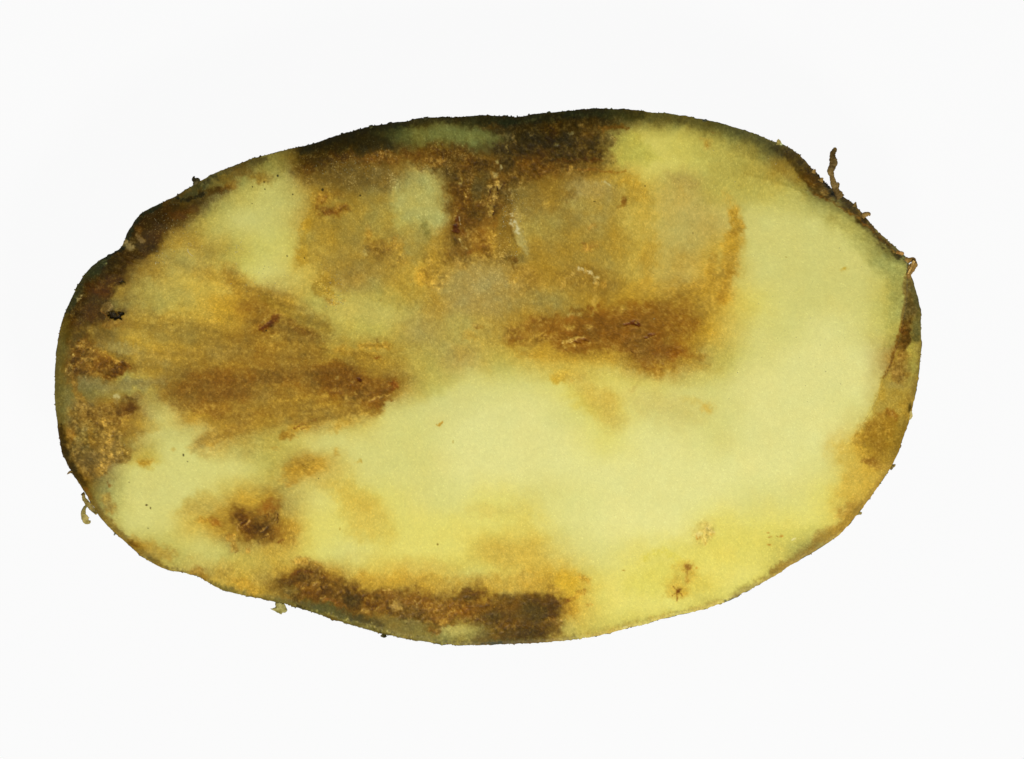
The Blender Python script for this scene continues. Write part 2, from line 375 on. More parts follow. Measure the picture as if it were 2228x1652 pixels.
F('G','s',(216,182,98),[(1105,925),(1170,895),(1245,880)],30,a=.9,h=1.3,s=10)
F('G','s',(205,165,80),[(1130,960),(1230,930)],26,a=.8,h=.9)
F('G','s',(196,156,78),[(1250,868),(1340,850)],18,a=.75,h=.9)
F('G','s',(188,148,74),[(1395,890),(1330,950)],22,a=.7,h=.9)
F('G','e',(98,56,14),[(1305,895)],(95,15,-8),a=.9,s=.5,h=-3,wp=.6)
F('G','e',(84,34,10),[(1815,742)],(75,26,4),a=.95,s=.35,h=-5,wp=.8)
F('G','s',(190,150,70),[(1770,712),(1840,722)],10,a=.7,h=.6)
F('G','e',(94,44,12),[(1980,862)],(60,20,-18),a=.95,s=.35,h=-4,wp=.8)
F('G','s',(186,132,54),[(1930,892),(2040,850)],10,a=.7,h=.6)
F('G','e',(130,84,26),[(715,885)],(42,13,-10),a=.85,h=-2)
F('G','e',(126,80,24),[(950,866)],(44,9,8),a=.8,h=-2)
F('G','e',(110,66,18),[(1735,608)],(30,12,-35),a=.8,h=-2)
F('G','s',(202,158,68),[(680,903),(790,905)],20,a=.75,h=.9)
F('G','e',(190,146,66),[(1180,760)],(50,32),a=.75,c=.7,h=.7)
F('G','e',(174,128,54),[(1360,760)],(40,34),a=.6,c=.8)
F('G','e',(192,148,58),[(1740,585)],(45,32),a=.7,c=.6,h=.5)
F('G','e',(182,134,48),[(860,900)],(120,50),a=.5,c=.7)
F('G','e',(176,128,50),[(270,765)],(60,28),a=.6,c=.5)
F('G','e',(140,80,26),[(282,778)],(22,8),a=.8)
F('G','e',(184,140,46),[(180,860)],(80,40),a=.6)
F('G','e',(210,178,70),[(1170,1250)],(190,75),a=.7)
F('G','e',(204,164,50),[(1040,1295)],(55,42),a=.65)
F('G','e',(198,156,60),[(1215,1295)],(22,12),a=.6)
F('G','e',(212,188,74),[(1430,1490)],(260,120,15),a=.65)
F('G','s',(220,190,96),[(1985,1200),(2010,1255),(2060,1250)],18,a=.75,h=.5)
F('G','e',(168,118,36),[(2080,1120)],(130,80),a=.6,c=.4)
F('G','e',(200,178,92),[(1830,1370)],(60,28,-40),a=.6)
F('G','s',(200,184,100),[(1500,1220),(1900,1240)],50,s=60,a=.4)
# --- tile F
F('F','p',(150,110,40),[(0,440),(150,470),(300,550),(450,680),(640,820),(760,1080),(1100,1150),(1300,1280),(1460,1310),(1400,1450),(1350,1540),(1100,1590),(800,1634),(0,1634)],s=45,a=.9,c=.3)
F('F','p',(112,71,22),[(600,1150),(800,1130),(1000,1190),(1200,1260),(1430,1310),(1380,1400),(1250,1530),(1050,1540),(800,1420),(650,1300)],s=50,a=.85,c=.45)
F('F','e',(124,82,26),[(230,1230)],(330,90,-10),a=.6)
F('F','e',(122,80,25),[(500,790)],(190,50,28),a=.6,c=.4)
F('F','e',(160,120,46),[(250,950)],(250,90),a=.5)
F('F','e',(170,128,46),[(400,1500)],(350,80,-5),a=.5,c=.4)
F('F','e',(172,120,36),[(900,1590)],(250,50,-5),a=.6,c=.4)
F('F','e',(130,86,28),[(60,560)],(140,90),a=.4)
F('F','s',(92,48,11),[(268,662),(205,735),(130,785)],52,s=22,a=.9,h=-2.5)
F('F','e',(30,22,8),[(160,797)],(9,9),a=.95,s=.3,wp=0)
F('F','s',(196,166,98),[(190,655),(110,720)],14,a=.6,h=.8,c=.5)
F('F','s',(126,68,16),[(1395,1315),(1445,1340),(1400,1390)],42,a=.8,c=.4)
F('F','s',(124,74,20),[(1200,1540),(1380,1485)],44,a=.7,c=.3)
F('F','s',(206,154,74),[(1190,1485),(1310,1442),(1390,1432)],15,a=.8,h=1,wp=.6)
F('F','e',(72,32,9),[(1065,1292)],(38,20,-20),a=.95,s=.4,h=-4,wp=.8)
F('F','e',(184,140,70),[(1005,1310)],(30,16),a=.7,h=.7)
F('F','e',(194,142,66),[(840,1372)],(42,24,-20),a=.75,h=.9)
F('F','e',(200,168,110),[(858,1260)],(13,18),a=.7,h=.7)
F('F','e',(186,142,68),[(715,1450)],(46,26),a=.7,h=.7)
F('F','e',(184,132,58),[(1130,1300)],(30,26),a=.6,c=.5)
for x,y in ((560,1360),(680,1358),(250,1392),(400,1390),(1050,1415),(960,1470),(500,955),(200,935),(60,890),(350,1330)):
    F('F','e',(188,142,66),[(x,y)],(20,14),a=.7,h=.5)
F('F','s',(172,122,40),[(1100,950),(1250,932),(1350,962)],52,s=30,a=.65,c=.6)
F('F','s',(176,128,42),[(900,980),(1100,1060),(1250,1070)],80,s=50,a=.6,c=.3)
F('F','e',(140,80,22),[(1250,1066)],(28,14,-25),a=.8)
F('F','s',(168,140,54),[(860,880),(1000,920),(1300,890)],60,s=50,a=.4)
F('F','s',(142,126,46),[(120,470),(480,660),(760,770)],70,s=55,a=.55)
F('F','p',(162,128,42),[(690,180),(790,230),(800,400),(900,480),(930,505),(830,560),(770,525),(650,460),(620,350)],s=18,a=.8,g=1)
F('F','e',(138,92,26),[(800,525)],(55,32),a=.8)
F('F','s',(136,94,28),[(770,480),(820,550),(940,500)],16,a=.7,wp=.5)
F('F','s',(164,138,54),[(940,500),(1080,518),(1160,560),(1240,590)],9,a=.7,wp=.4)
F('F','e',(182,156,66),[(1210,590)],(40,18),a=.6)
F('F','e',(190,176,92),[(1150,600)],(350,110,5),a=.5)
F('F','e',(186,152,66),[(270,872)],(50,34),a=.7)
F('F','e',(122,74,22),[(2150,30)],(70,26,-30),a=.8)
F('F','e',(198,150,52),[(1720,270)],(120,80),a=.7,c=.6)
F('F','e',(180,130,42),[(1800,200)],(110,60),a=.5,c=.6)
F('F','s',(178,136,48),[(1770,280),(1790,420),(1850,480)],60,a=.5,s=40)
F('F','e',(196,156,62),[(2170,860)],(60,40),a=.6)
F('F','e',(124,104,30),[(1293,498)],(14,16),a=.6,wp=0); F('F','e',(200,170,80),[(1297,502)],(8,8),a=.9,wp=0)
F('F','e',(212,210,134),[(1900,1560)],(400,150,-8),a=.5)
# --- tile E
F('E','e',(186,164,80),[(1180,450)],(300,130,5),a=.6)
F('E','e',(180,150,58),[(1600,620)],(330,90,8),a=.5)
F('E','e',(170,126,40),[(1720,200)],(290,110,15),a=.6)
F('E','s',(154,106,32),[(1880,270),(1980,390),(2140,450)],80,s=60,a=.6,c=.3)
F('E','e',(160,122,42),[(1400,780)],(450,80,4),a=.5,c=.25)
F('E','e',(166,140,62),[(1500,1080)],(350,90,-5),a=.5)
F('E','e',(144,120,54),[(1200,1120)],(240,90,-10),a=.6)
F('E','e',(140,92,30),[(1700,1350)],(420,120,-5),a=.7,c=.3)
F('E','e',(120,76,24),[(1750,1260)],(200,60),a=.5)
F('E','p',(68,44,15),[(360,400),(600,90),(740,0),(1100,0),(960,100),(880,220),(790,320),(720,400),(700,520),(800,620),(640,700),(450,700),(300,760),(220,720),(290,520)],s=34,a=.92,c=.35,g=.6)
F('E','s',(60,62,34),[(640,80),(520,190),(420,320),(360,420),(290,540)],70,s=36,a=.85,g=.5)
F('E','s',(30,32,22),[(800,-20),(700,40),(640,70)],40,a=.8)
F('E','e',(92,50,16),[(580,380)],(130,60,20),a=.55,c=.5)
F('E','e',(84,48,16),[(520,580)],(130,90),a=.5)
F('E','s',(112,98,44),[(225,680),(195,800),(180,950),(170,1150),(165,1400),(180,1634)],90,s=40,a=.8)
F('E','e',(92,72,32),[(400,770)],(180,80),a=.7,c=.4)
F('E','e',(150,120,50),[(510,810)],(42,70),a=.7)
F('E','e',(120,102,52),[(650,850)],(140,70,10),a=.6)
F('E','e',(158,146,84),[(840,970)],(160,60,5),a=.75)
F('E','s',(90,72,34),[(600,950),(700,990),(780,1050),(900,1090)],40,s=30,a=.6)
F('E','p',(104,68,24),[(240,860),(420,880),(520,960),(700,1050),(900,1130),(1000,1180),(860,1240),(600,1250),(380,1250),(300,1200),(280,1000)],s=32,a=.88,c=.85)
F('E','s',(176,122,46),[(400,930),(600,1000),(750,1100)],40,a=.55,c=.8,h=.5)
F('E','e',(156,108,42),[(500,1080)],(120,60,-30),a=.5,c=.9)
F('E','e',(102,58,15),[(840,1180)],(110,50),a=.7)
F('E','e',(170,124,50),[(560,1220)],(60,40),a=.6,c=.8)
F('E','e',(150,100,36),[(760,720)],(130,50),a=.6,c=.3)
F('E','e',(190,156,66),[(790,400)],(80,50,-20),a=.5)
F('E','e',(112,96,44),[(950,240)],(60,80,30),a=.3)
F('E','p',(22,18,5),[(790,285),(810,300),(840,295),(860,300),(865,315),(850,322),(820,318),(800,322)],s=9,a=.98,h=-6,wp=.3)
F('E','p',(30,17,5),[(668,620),(740,602),(780,608),(818,648),(806,668),(780,683),(750,690),(712,676)],s=5,a=.97,h=-8,wp=.12)
F('E','s',(96,68,28),[(735,600),(760,620),(775,640)],14,s=8,a=.8,wp=.3,h=2)
F('E','e',(122,90,44),[(668,555)],(62,40,15),a=.9,s=.3,h=1.2,wp=.5)
F('E','e',(178,150,80),[(716,556)],(12,12),a=.8)
F('E','s',(60,36,12),[(600,600),(690,690)],14,a=.7)
F('E','s',(140,88,34),[(605,590),(700,700)],12,a=.6,h=.6)
F('E','s',(188,168,108),[(375,478),(420,448)],28,a=.85,h=.8)
F('E','e',(162,130,72),[(314,622)],(14,38,-10),a=.8,h=.6)
F('E','s',(192,158,84),[(305,1120),(272,1200)],44,a=.85,h=.8,s=14)
F('E','e',(230,200,110),[(330,1036)],(12,12),a=.8,wp=0)
F('E','e',(200,190,110),[(652,130)],(10,10),a=.8,wp=0)
F('E','e',(170,156,82),[(920,1360)],(280,62,-6),a=.7)
F('E','s',(142,128,76),[(420,1300),(700,1340),(1000,1340),(1250,1290)],80,s=60,a=.65)
F('E','s',(198,182,116),[(760,1450),(760,1510),(765,1590)],30,a=.92,s=8,h=.8,wp=.4)
F('E','e',(204,192,132),[(760,1450)],(30,26),a=.8,s=.4,wp=.5)
F('E','e',(80,46,13),[(890,1565)],(105,60),a=.8,c=.3)
F('E','s',(158,108,40),[(325,1290),(375,1420),(405,1500),(430,1634)],64,a=.7,c=.4)
F('E','s',(78,54,22),[(400,1500),(470,1590),(560,1660)],22,a=.8,h=-1)
F('E','e',(146,102,40),[(620,1560)],(150,60),a=.6,c=.8)
F('E','e',(106,98,60),[(490,1530)],(60,40,-25),a=.6)
F('E','e',(124,114,58),[(240,1560)],(60,60),a=.5)
# --- tile I
F('I','p',(134,100,44),[(300,0),(1000,0),(960,180),(800,260),(740,420),(860,460),(840,560),(720,680),(600,760),(520,830),(430,800),(300,650),(250,400),(230,150)],s=36,a=.8,c=.65)
F('I','s',(166,122,50),[(660,200),(690,320),(650,450),(650,600),(600,740)],80,s=36,a=.7,c=.9,h=.5)
F('I','e',(118,108,56),[(410,330)],(100,130,15),a=.65,g=.6)
F('I','e',(110,92,46),[(440,500)],(110,80),a=.4)
F('I','s',(178,132,50),[(490,290),(510,430)],40,a=.6,c=.6)
F('I','e',(166,112,42),[(300,310)],(36,50),a=.6,c=.5)
F('I','e',(130,120,60),[(250,120)],(60,90),a=.6,g=.5)
F('I','s',(80,56,22),[(480,110),(560,240),(600,260)],34,a=.6,h=-.8)
F('I','s',(56,41,17),[(185,280),(230,480),(290,620),(350,740),(440,880)],62,s=36,a=.8)
F('I','e',(204,154,64),[(865,212)],(46,44),a=.85,c=.4,h=.8)
F('I','e',(78,44,12),[(905,90)],(95,62),a=.75,c=.4)
F('I','e',(134,104,40),[(830,520)],(60,120,15),a=.6,g=.6)
F('I','s',(206,198,118),[(930,400),(1200,330),(1600,280)],70,s=60,a=.5)
F('I','e',(196,170,64),[(1040,570)],(150,110),a=.6)
F('I','e',(186,138,44),[(1030,615)],(80,40),a=.7)
F('I','e',(194,160,62),[(1060,230)],(130,70),a=.5)
F('I','e',(196,158,66),[(1320,482)],(24,16),a=.6)
F('I','s',(118,94,42),[(440,890),(560,1080),(700,1260),(900,1430),(1130,1600)],76,s=40,a=.75)
F('I','s',(112,70,26),[(440,880),(500,980)],30,a=.6)
F('I','e',(128,84,30),[(690,835)],(20,32,-15),a=.8,c=.4)
F('I','s',(170,126,46),[(640,960),(720,1090)],70,s=40,a=.6,c=.3)
F('I','s',(172,130,46),[(930,1400),(1100,1490),(1280,1540)],80,s=55,a=.6)
F('I','e',(104,72,26),[(925,1415)],(60,26,35),a=.7,c=.4)
F('I','e',(150,98,30),[(1640,60)],(230,70,10),a=.6,c=.5)
F('I','e',(166,114,34),[(1940,270)],(140,80,-25),a=.7)
F('I','e',(182,138,48),[(1720,370)],(190,60,-15),a=.5)
F('I','e',(182,154,66),[(1600,1000)],(150,100,-10),a=.6)
F('I','e',(168,108,34),[(1745,1215)],(60,36,20),a=.75,c=.5)
F('I','e',(182,128,44),[(1640,1190)],(60,26),a=.6,c=.4)
F('I','e',(210,206,128),[(1250,900)],(300,120),a=.4)
for x,y,a_,b_ in ((1420,545,8,14),(1055,1040,12,9),(1095,1070,6,12),(883,815,5,5),(1070,1270,6,5),(1462,610,5,6),(208,240,9,8),(505,212,12,9)):
    F('I','e',(52,38,12),[(x,y)],(a_,b_),a=.95,s=.4,wp=0)
# --- tile J
F('J','e',(180,140,52),[(1050,250)],(380,260,10),a=.55)
F('J','e',(182,150,62),[(430,100)],(150,80),a=.55)
F('J','e',(158,98,28),[(655,235)],(60,42,25),a=.75,c=.5)
F('J','e',(180,130,44),[(560,210)],(80,26),a=.6,c=.4)
F('J','p',(98,62,20),[(830,110),(950,140),(1080,110),(1250,100),(1290,250),(1260,330),(1100,400),(950,390),(850,340),(840,220)],s=48,a=.82,c=.5)
F('J','e',(152,96,28),[(1180,50)],(110,60,-20),a=.7)
F('J','e',(62,36,10),[(1060,265)],(120,60,-10),a=.75,c=.4)
F('J','e',(74,46,14),[(900,200)],(60,70),a=.5)
F('J','s',(186,140,74),[(845,290),(880,250),(890,230)],28,a=.85,h=1.6,c=.5)
F('J','s',(180,130,62),[(910,265),(960,235),(985,195)],14,a=.85,h=1.6,wp=.6)
F('J','s',(176,126,56),[(1100,310),(1150,255),(1215,215),(1245,150)],15,a=.85,h=1.6,wp=.6)
F('J','s',(60,32,8),[(900,250),(950,215)],14,a=.8,h=-1.6,wp=.6)
F('J','s',(66,34,9),[(1262,140),(1262,215)],14,a=.85,h=-2,wp=.6)
F('J','s',(70,40,11),[(1100,375),(1160,350)],14,a=.8,h=-1.2)
F('J','e',(188,142,66),[(1150,335)],(16,18),a=.8,h=1)
F('J','e',(160,108,34),[(1330,300)],(120,110),a=.55,c=.3)
F('J','s',(186,128,46),[(770,350),(810,400),(830,460)],60,a=.75,c=.5)
F('J','e',(196,136,52),[(972,480)],(26,30),a=.75,c=.4)
F('J','e',(122,70,20),[(1290,395)],(36,16,-15),a=.75)
F('J','e',(176,156,80),[(900,440)],(150,60),a=.4)
F('J','e',(152,106,38),[(1510,600)],(95,60,10),a=.7,c=.7)
F('J','e',(206,158,74),[(1480,618)],(42,30),a=.8,h=.8)
F('J','e',(208,172,92),[(1632,602)],(24,16),a=.8,h=.6)
F('J','e',(160,114,44),[(1610,660)],(90,50,20),a=.6,c=.7)
F('J','e',(186,148,58),[(750,690)],(130,100),a=.6,c=.3)
F('J','e',(178,132,46),[(960,810)],(140,60,15),a=.7,c=.5)
F('J','e',(168,140,62),[(1130,760)],(140,70),a=.5)
F('J','p',(98,66,23),[(1210,770),(1300,710),(1450,670),(1600,700),(1800,780),(2000,830),(2228,900),(2228,1150),(2050,1120),(1800,1010),(1500,980),(1350,900),(1230,830)],s=52,a=.9,c=.55)
F('J','e',(66,44,16),[(1440,790)],(100,50),a=.7,c=.4)
F('J','s',(92,52,16),[(1400,740),(1500,690),(1600,730)],24,a=.7)
F('J','e',(56,38,13),[(1960,940)],(80,60),a=.7,c=.4)
F('J','e',(64,38,12),[(1700,920)],(70,50,20),a=.6,c=.4)
F('J','e',(156,112,48),[(1560,840)],(100,50),a=.55,c=.9)
F('J','e',(160,116,50),[(1670,880)],(40,26,-30),a=.7,h=1)
F('J','s',(164,120,56),[(1685,975),(1740,955)],14,a=.8,h=1)
F('J','s',(50,32,10),[(1690,850),(1710,890)],14,a=.8,h=-1.2)
F('J','s',(132,80,24),[(1750,1000),(1930,1030)],46,a=.6,c=.5)
F('J','e',(176,128,52),[(2140,1090)],(70,36,-20),a=.7,c=.7,h=.5)
F('J','p',(100,90,40),[(600,830),(850,830),(1150,900),(1500,980),(1800,1040),(2000,1140),(2228,1200),(2228,1310),(1700,1140),(1200,1000),(900,950),(700,890)],s=24,a=.85)
F('J','e',(78,76,38),[(1750,1070)],(260,50,18),a=.7)
F('J','e',(124,112,54),[(1400,890)],(80,40,20),a=.5)
F('J','s',(128,114,50),[(1480,1060),(1800,1145),(2000,1195),(2228,1275)],28,a=.5,c=.9)
F('J','s',(46,42,18),[(1460,1045),(1540,1075)],24,a=.9)
F('J','s',(112,92,40),[(0,590),(180,690),(380,725),(500,765),(620,835)],40,s=24,a=.75)
F('J','e',(160,106,36),[(500,720)],(90,42,25),a=.7,c=.3)
F('J','e',(188,152,58),[(100,490)],(150,60,15),a=.5)
F('J','e',(192,158,66),[(400,570)],(30,14),a=.5)
# --- tile K
F('K','e',(208,180,82),[(200,200)],(240,200,20),a=.5)
F('K','e',(212,186,84),[(1750,300)],(180,330,0),a=.45)
F('K','e',(210,180,74),[(1840,430)],(110,70),a=.5)
F('K','e',(208,184,90),[(1420,90)],(230,70),a=.4)
F('K','e',(206,178,84),[(700,650)],(300,110,5),a=.5)
F('K','e',(208,198,112),[(1130,760)],(200,90),a=.5)
F('K','s',(184,144,54),[(100,800),(600,830),(900,870),(1100,880),(1250,870),(1500,810),(1750,780),(2000,850)],150,s=90,a=.65)
F('K','p',(98,66,22),[(0,820),(300,880),(600,890),(950,940),(1120,900),(1400,940),(1700,910),(1990,950),(2050,1100),(2000,1200),(1960,1380),(1330,1400),(1300,1270),(1180,1230),(1000,1200),(900,1250),(700,1200),(450,1160),(250,1120),(0,1130)],s=50,wp=1.7,a=.92,c=.55)
F('K','e',(66,46,16),[(1870,1100)],(140,150),a=.7,c=.35)
F('K','e',(58,40,14),[(1800,1330)],(220,60),a=.75,c=.3)
F('K','e',(62,46,18),[(1420,1150)],(180,80),a=.65,c=.5)
F('K','e',(60,44,17),[(40,980)],(100,50),a=.7,c=.3)
F('K','e',(82,48,13),[(1160,925)],(110,45),a=.7)
F('K','e',(76,44,13),[(1970,980)],(80,50),a=.7)
F('K','e',(64,36,10),[(240,1065)],(50,25),a=.7)
F('K','e',(88,68,28),[(1730,1110)],(110,90),a=.4,c=.3)
F('K','e',(144,96,34),[(900,1060)],(280,80,8),a=.65,c=.85)
F('K','e',(130,84,28),[(500,960)],(250,60,5),a=.5,c=.6)
F('K','e',(186,132,52),[(910,1190)],(80,34,10),a=.7,c=.6)
F('K','e',(198,156,80),[(465,1040)],(52,42),a=.8,c=.6,h=.8)
F('K','s',(206,164,90),[(345,893),(410,888)],26,a=.8,h=.8,c=.4)
F('K','s',(188,152,88),[(645,1000),(680,1075)],16,a=.8,h=1)
F('K','s',(170,132,74),[(700,985),(670,1020)],12,a=.7,h=.8)
F('K','e',(176,134,62),[(190,980)],(36,20),a=.7,h=.6)
F('K','e',(180,140,70),[(150,1100)],(60,22,-20),a=.6,c=.7)
F('K','e',(170,136,60),[(275,1075)],(28,16,-40),a=.7,h=.6)
F('K','s',(150,130,90),[(1130,1200),(1150,1160)],9,a=.6)
F('K','s',(150,130,90),[(1300,1160),(1305,1230)],8,a=.5)
F('K','s',(60,52,26),[(0,1160),(150,1200),(300,1230)],60,a=.6,s=35)
F('K','e',(122,108,48),[(560,1220)],(260,60,8),a=.7)
F('K','e',(130,116,50),[(1050,1310)],(330,95),a=.85)
F('K','e',(176,160,82),[(1050,1290)],(190,52,2),a=.85)
F('K','e',(112,68,18),[(830,1275)],(70,36,15),a=.75)
F('K','s',(92,80,34),[(0,1225),(200,1280),(400,1335),(700,1395),(1000,1420),(1600,1410),(2228,1375)],44,s=26,a=.75)
F('K','s',(134,118,52),[(0,1200),(200,1255),(400,1320),(800,1395)],34,a=.5,c=.9)
F('K','s',(48,44,20),[(300,1320),(380,1345)],28,a=.85)
F('K','s',(46,42,18),[(1320,1418),(1500,1418)],22,a=.8)
F('K','e',(204,164,48),[(2190,870)],(150,130),a=.7)
F('K','e',(176,128,38),[(2130,1060)],(90,110),a=.65)
F('K','e',(120,76,24),[(2150,1000)],(24,9),a=.8)
F('K','e',(176,132,50),[(2040,1300)],(60,80),a=.4)
F('K','s',(216,168,94),[(1965,1172),(2010,1185),(2085,1190)],22,a=.75,h=.8,c=.5)
F('K','e',(190,170,84),[(2180,1260)],(70,90),a=.6)
F('K','e',(80,60,18),[(868,440)],(9,9),a=.8,wp=0)
# --- tile L
F('L','e',(204,164,50),[(140,930)],(200,120,-10),a=.5)
F('L','e',(192,136,44),[(305,885)],(48,26,30),a=.6,c=.4)
F('L','s',(180,122,38),[(170,1060),(240,1010),(300,985)],34,a=.6,c=.3)
F('L','e',(114,68,20),[(145,1070)],(20,9,15),a=.8)
F('L','e',(186,128,46),[(315,1095)],(34,14),a=.6,c=.3)
F('L','s',(80,48,15),[(0,1040),(20,1100),(20,1190)],60,a=.7,s=30)
F('L','e',(90,62,22),[(20,1350)],(60,60),a=.6)
F('L','s',(214,200,82),[(780,710),(860,665),(960,655),(1070,700),(1150,760)],44,s=40,a=.65)
F('L','e',(214,200,84),[(900,880)],(280,150),a=.45)
F('L','e',(206,182,70),[(1200,920)],(230,110,-10),a=.5)
F('L','e',(216,200,86),[(1500,600)],(500,180,-10),a=.45)
F('L','e',(196,152,52),[(1170,810)],(80,100),a=.6)
F('L','e',(150,92,30),[(1175,780)],(30,40,10),a=.8,c=.3)
F('L','e',(120,64,18),[(1185,780)],(10,22),a=.6); F('L','e',(124,66,20),[(1158,832)],(12,12),a=.7)
F('L','e',(180,126,46),[(1160,880)],(26,34,10),a=.6)
F('L','e',(196,152,50),[(1080,990)],(95,85),a=.65)
F('L','e',(112,62,16),[(1082,985)],(20,24),a=.8,c=.2,h=-.4)
for q in ([(1080,990),(1035,1028)],[(1080,990),(1050,950)],[(1085,990),(1120,1020)],[(1080,1000),(1078,1070)],[(1085,985),(1120,960)]):
    F('L','s',(130,78,24),q,9,a=.65,s=6,wp=.8)
F('L','e',(202,178,92),[(1330,500)],(85,75,-20),a=.8,c=.5)
F('L','e',(184,124,48),[(1248,528)],(14,22),a=.75); F('L','e',(176,116,46),[(1330,578)],(9,13),a=.75)
F('L','e',(226,218,156),[(1265,508)],(18,16),a=.45); F('L','e',(220,208,140),[(1330,465)],(34,18),a=.35)
F('L','e',(196,146,60),[(1385,500)],(20,26),a=.6); F('L','e',(222,210,150),[(1380,480)],(20,12),a=.6)
for x,y,a_,b_ in ((1860,527,16,11),(1860,590,17,8),(1962,518,17,10),(1850,490,17,6),(1930,518,8,5),(1280,530,6,6),(1240,785,8,9)):
    F('L','e',(192,130,44),[(x,y)],(a_,b_),a=.8,wp=.4)
F('L','s',(168,144,62),[(0,1395),(400,1345),(850,1235),(1300,1125),(1450,1080)],40,s=36,a=.7)
F('L','s',(86,78,36),[(1480,1070),(1600,1010)],20,a=.8)
F('L','s',(140,116,48),[(1560,1025),(1850,880),(2100,725),(2240,635)],50,s=36,a=.7)
F('L','e',(170,130,46),[(625,810)],(14,6),a=.7,wp=0)
F('L','s',(236,232,190),[(2050,555),(2085,535)],10,a=.6); F('L','s',(232,228,180),[(620,1292),(650,1288)],8,a=.6)
# --- tile D
F('D','s',(112,102,46),[(-40,120),(250,175),(470,228),(700,305),(900,440)],70,s=70,a=.8)
F('D','e',(196,184,86),[(60,420)],(240,120),a=.4)
F('D','e',(182,152,74),[(80,690)],(130,60,10),a=.55)
F('D','e',(164,150,70),[(650,450)],(220,60,20),a=.55)
F('D','e',(122,106,50),[(880,480)],(160,70,35),a=.65)
F('D','e',(150,122,52),[(930,610)],(170,70,30),a=.65)
F('D','e',(184,148,60),[(268,385)],(36,56,-20),a=.65,c=.3)
F('D','e',(150,98,34),[(278,405)],(12,26,-35),a=.5); F('D','e',(150,100,36),[(322,277)],(13,11),a=.6)
F('D','s',(158,142,60),[(600,625),(860,690),(1060,775),(1170,835)],16,s=16,a=.55,wp=.4)
F('D','e',(174,146,62),[(1020,690)],(60,70),a=.5)
F('D','e',(210,208,126),[(1000,870)],(200,60,25),a=.3)
F('D','s',(172,166,92),[(1350,930),(1530,1050),(1700,1200),(1850,1350),(1900,1500)],150,s=110,a=.55)  # greenish shading under the edge, painted into the colour
F('D','s',(118,112,58),[(1560,1010),(1700,1150),(1850,1310)],50,s=40,a=.6)
F('D','p',(74,58,27),[(860,350),(1000,410),(1130,530),(1250,670),(1400,800),(1530,880),(1650,1000),(1800,1180),(1960,1320),(1900,1330),(1700,1140),(1500,1010),(1350,880),(1220,830),(1120,760),(1040,640),(1000,560),(900,470),(800,400)],s=16,a=.92,c=.6)
F('D','e',(112,72,27),[(1150,700)],(110,60,40),a=.7,c=.7)
F('D','e',(140,102,48),[(1260,780)],(60,26,15),a=.6,c=.8,h=.6)
F('D','s',(132,80,30),[(1150,770),(1270,832),(1400,900),(1550,990),(1700,1120),(1880,1285)],20,a=.75,wp=.6,h=.8)
F('D','s',(24,22,10),[(1255,690),(1340,755),(1340,800)],30,a=.9)
F('D','s',(140,108,56),[(1160,800),(1200,830),(1270,830),(1320,830),(1380,870)],12,a=.8,h=.8)
F('D','s',(150,112,52),[(1400,905),(1500,960)],14,a=.7,h=.8)
F('D','e',(130,98,48),[(1560,950)],(40,40),a=.7,c=.7,h=.8)
F('D','s',(176,130,62),[(1860,1280),(1930,1310)],22,a=.8,h=.8,c=.4)
F('D','e',(192,150,54),[(525,945)],(32,36),a=.65,c=.3)
F('D','e',(180,132,44),[(528,1060)],(58,100,8),a=.75,c=.4)
F('D','e',(130,82,24),[(500,1135)],(26,24),a=.75,c=.3)
F('D','e',(150,98,30),[(535,965)],(12,20),a=.5)
F('D','e',(190,150,52),[(480,1240)],(80,90,15),a=.6)
F('D','s',(196,156,60),[(440,800),(500,900)],40,s=40,a=.4)
F('D','e',(192,160,62),[(1436,1440)],(28,10,-25),a=.6); F('D','e',(150,126,40),[(943,1333)],(7,5),a=.8,wp=0); F('D','e',(60,50,14),[(152,1128)],(6,7),a=.8,wp=0)
# --- tile H
F('H','p',(170,126,42),[(-60,330),(250,240),(420,130),(480,-20),(560,-20),(480,400),(300,560),(220,700),(250,900),(100,940),(-60,950)],s=60,a=.6,c=.2)
F('H','e',(132,84,22),[(40,600)],(190,150,-20),a=.7,c=.3)
F('H','e',(122,74,20),[(-20,850)],(150,70),a=.7,c=.3)
F('H','e',(156,104,30),[(170,895)],(100,30),a=.6,c=.3)
F('H','e',(206,196,104),[(150,1050)],(200,60),a=.3)
F('H','s',(166,116,34),[(330,60),(290,200)],40,s=40,a=.45); F('H','s',(160,108,30),[(460,200),(390,420)],50,s=40,a=.5)
F('H','e',(210,172,72),[(275,1330)],(62,38,30),a=.7); F('H','e',(208,184,88),[(150,1270)],(90,36,25),a=.5)
F('H','e',(168,164,88),[(1790,110)],(170,110,35),a=.45)  # painted shading beside the crease, this and the next streak
F('H','s',(168,162,82),[(1880,150),(1900,350),(1880,560),(1830,800)],90,s=70,a=.6)
F('H','e',(196,164,60),[(1436,165)],(28,11,-25),a=.6)
F('H','p',(168,142,60),[(1950,200),(2010,230),(2070,400),(2110,700),(2090,1000),(2050,1200),(2010,1400),(1950,1640),(1500,1640),(1650,1400),(1720,1200),(1780,1050),(1870,850),(1900,720),(1950,480)],s=9,a=.9,wp=.4)
F('H','e',(172,158,68),[(2010,900)],(70,160,5),a=.7)
F('H','p',(76,50,20),[(1945,210),(2010,250),(2040,420),(2040,600),(2010,780),(1960,850),(1880,850),(1920,650),(1950,450)],s=14,a=.92,c=.55,wp=.6)
F('H','s',(86,78,36),[(2035,330),(2075,450),(2085,600),(2060,740)],64,s=30,a=.85)
F('H','e',(104,80,38),[(2040,500)],(26,50),a=.6,c=.6)
F('H','e',(124,80,36),[(1940,690)],(36,60),a=.6,c=.7)
F('H','e',(120,78,32),[(1920,880)],(70,60),a=.75,c=.7)
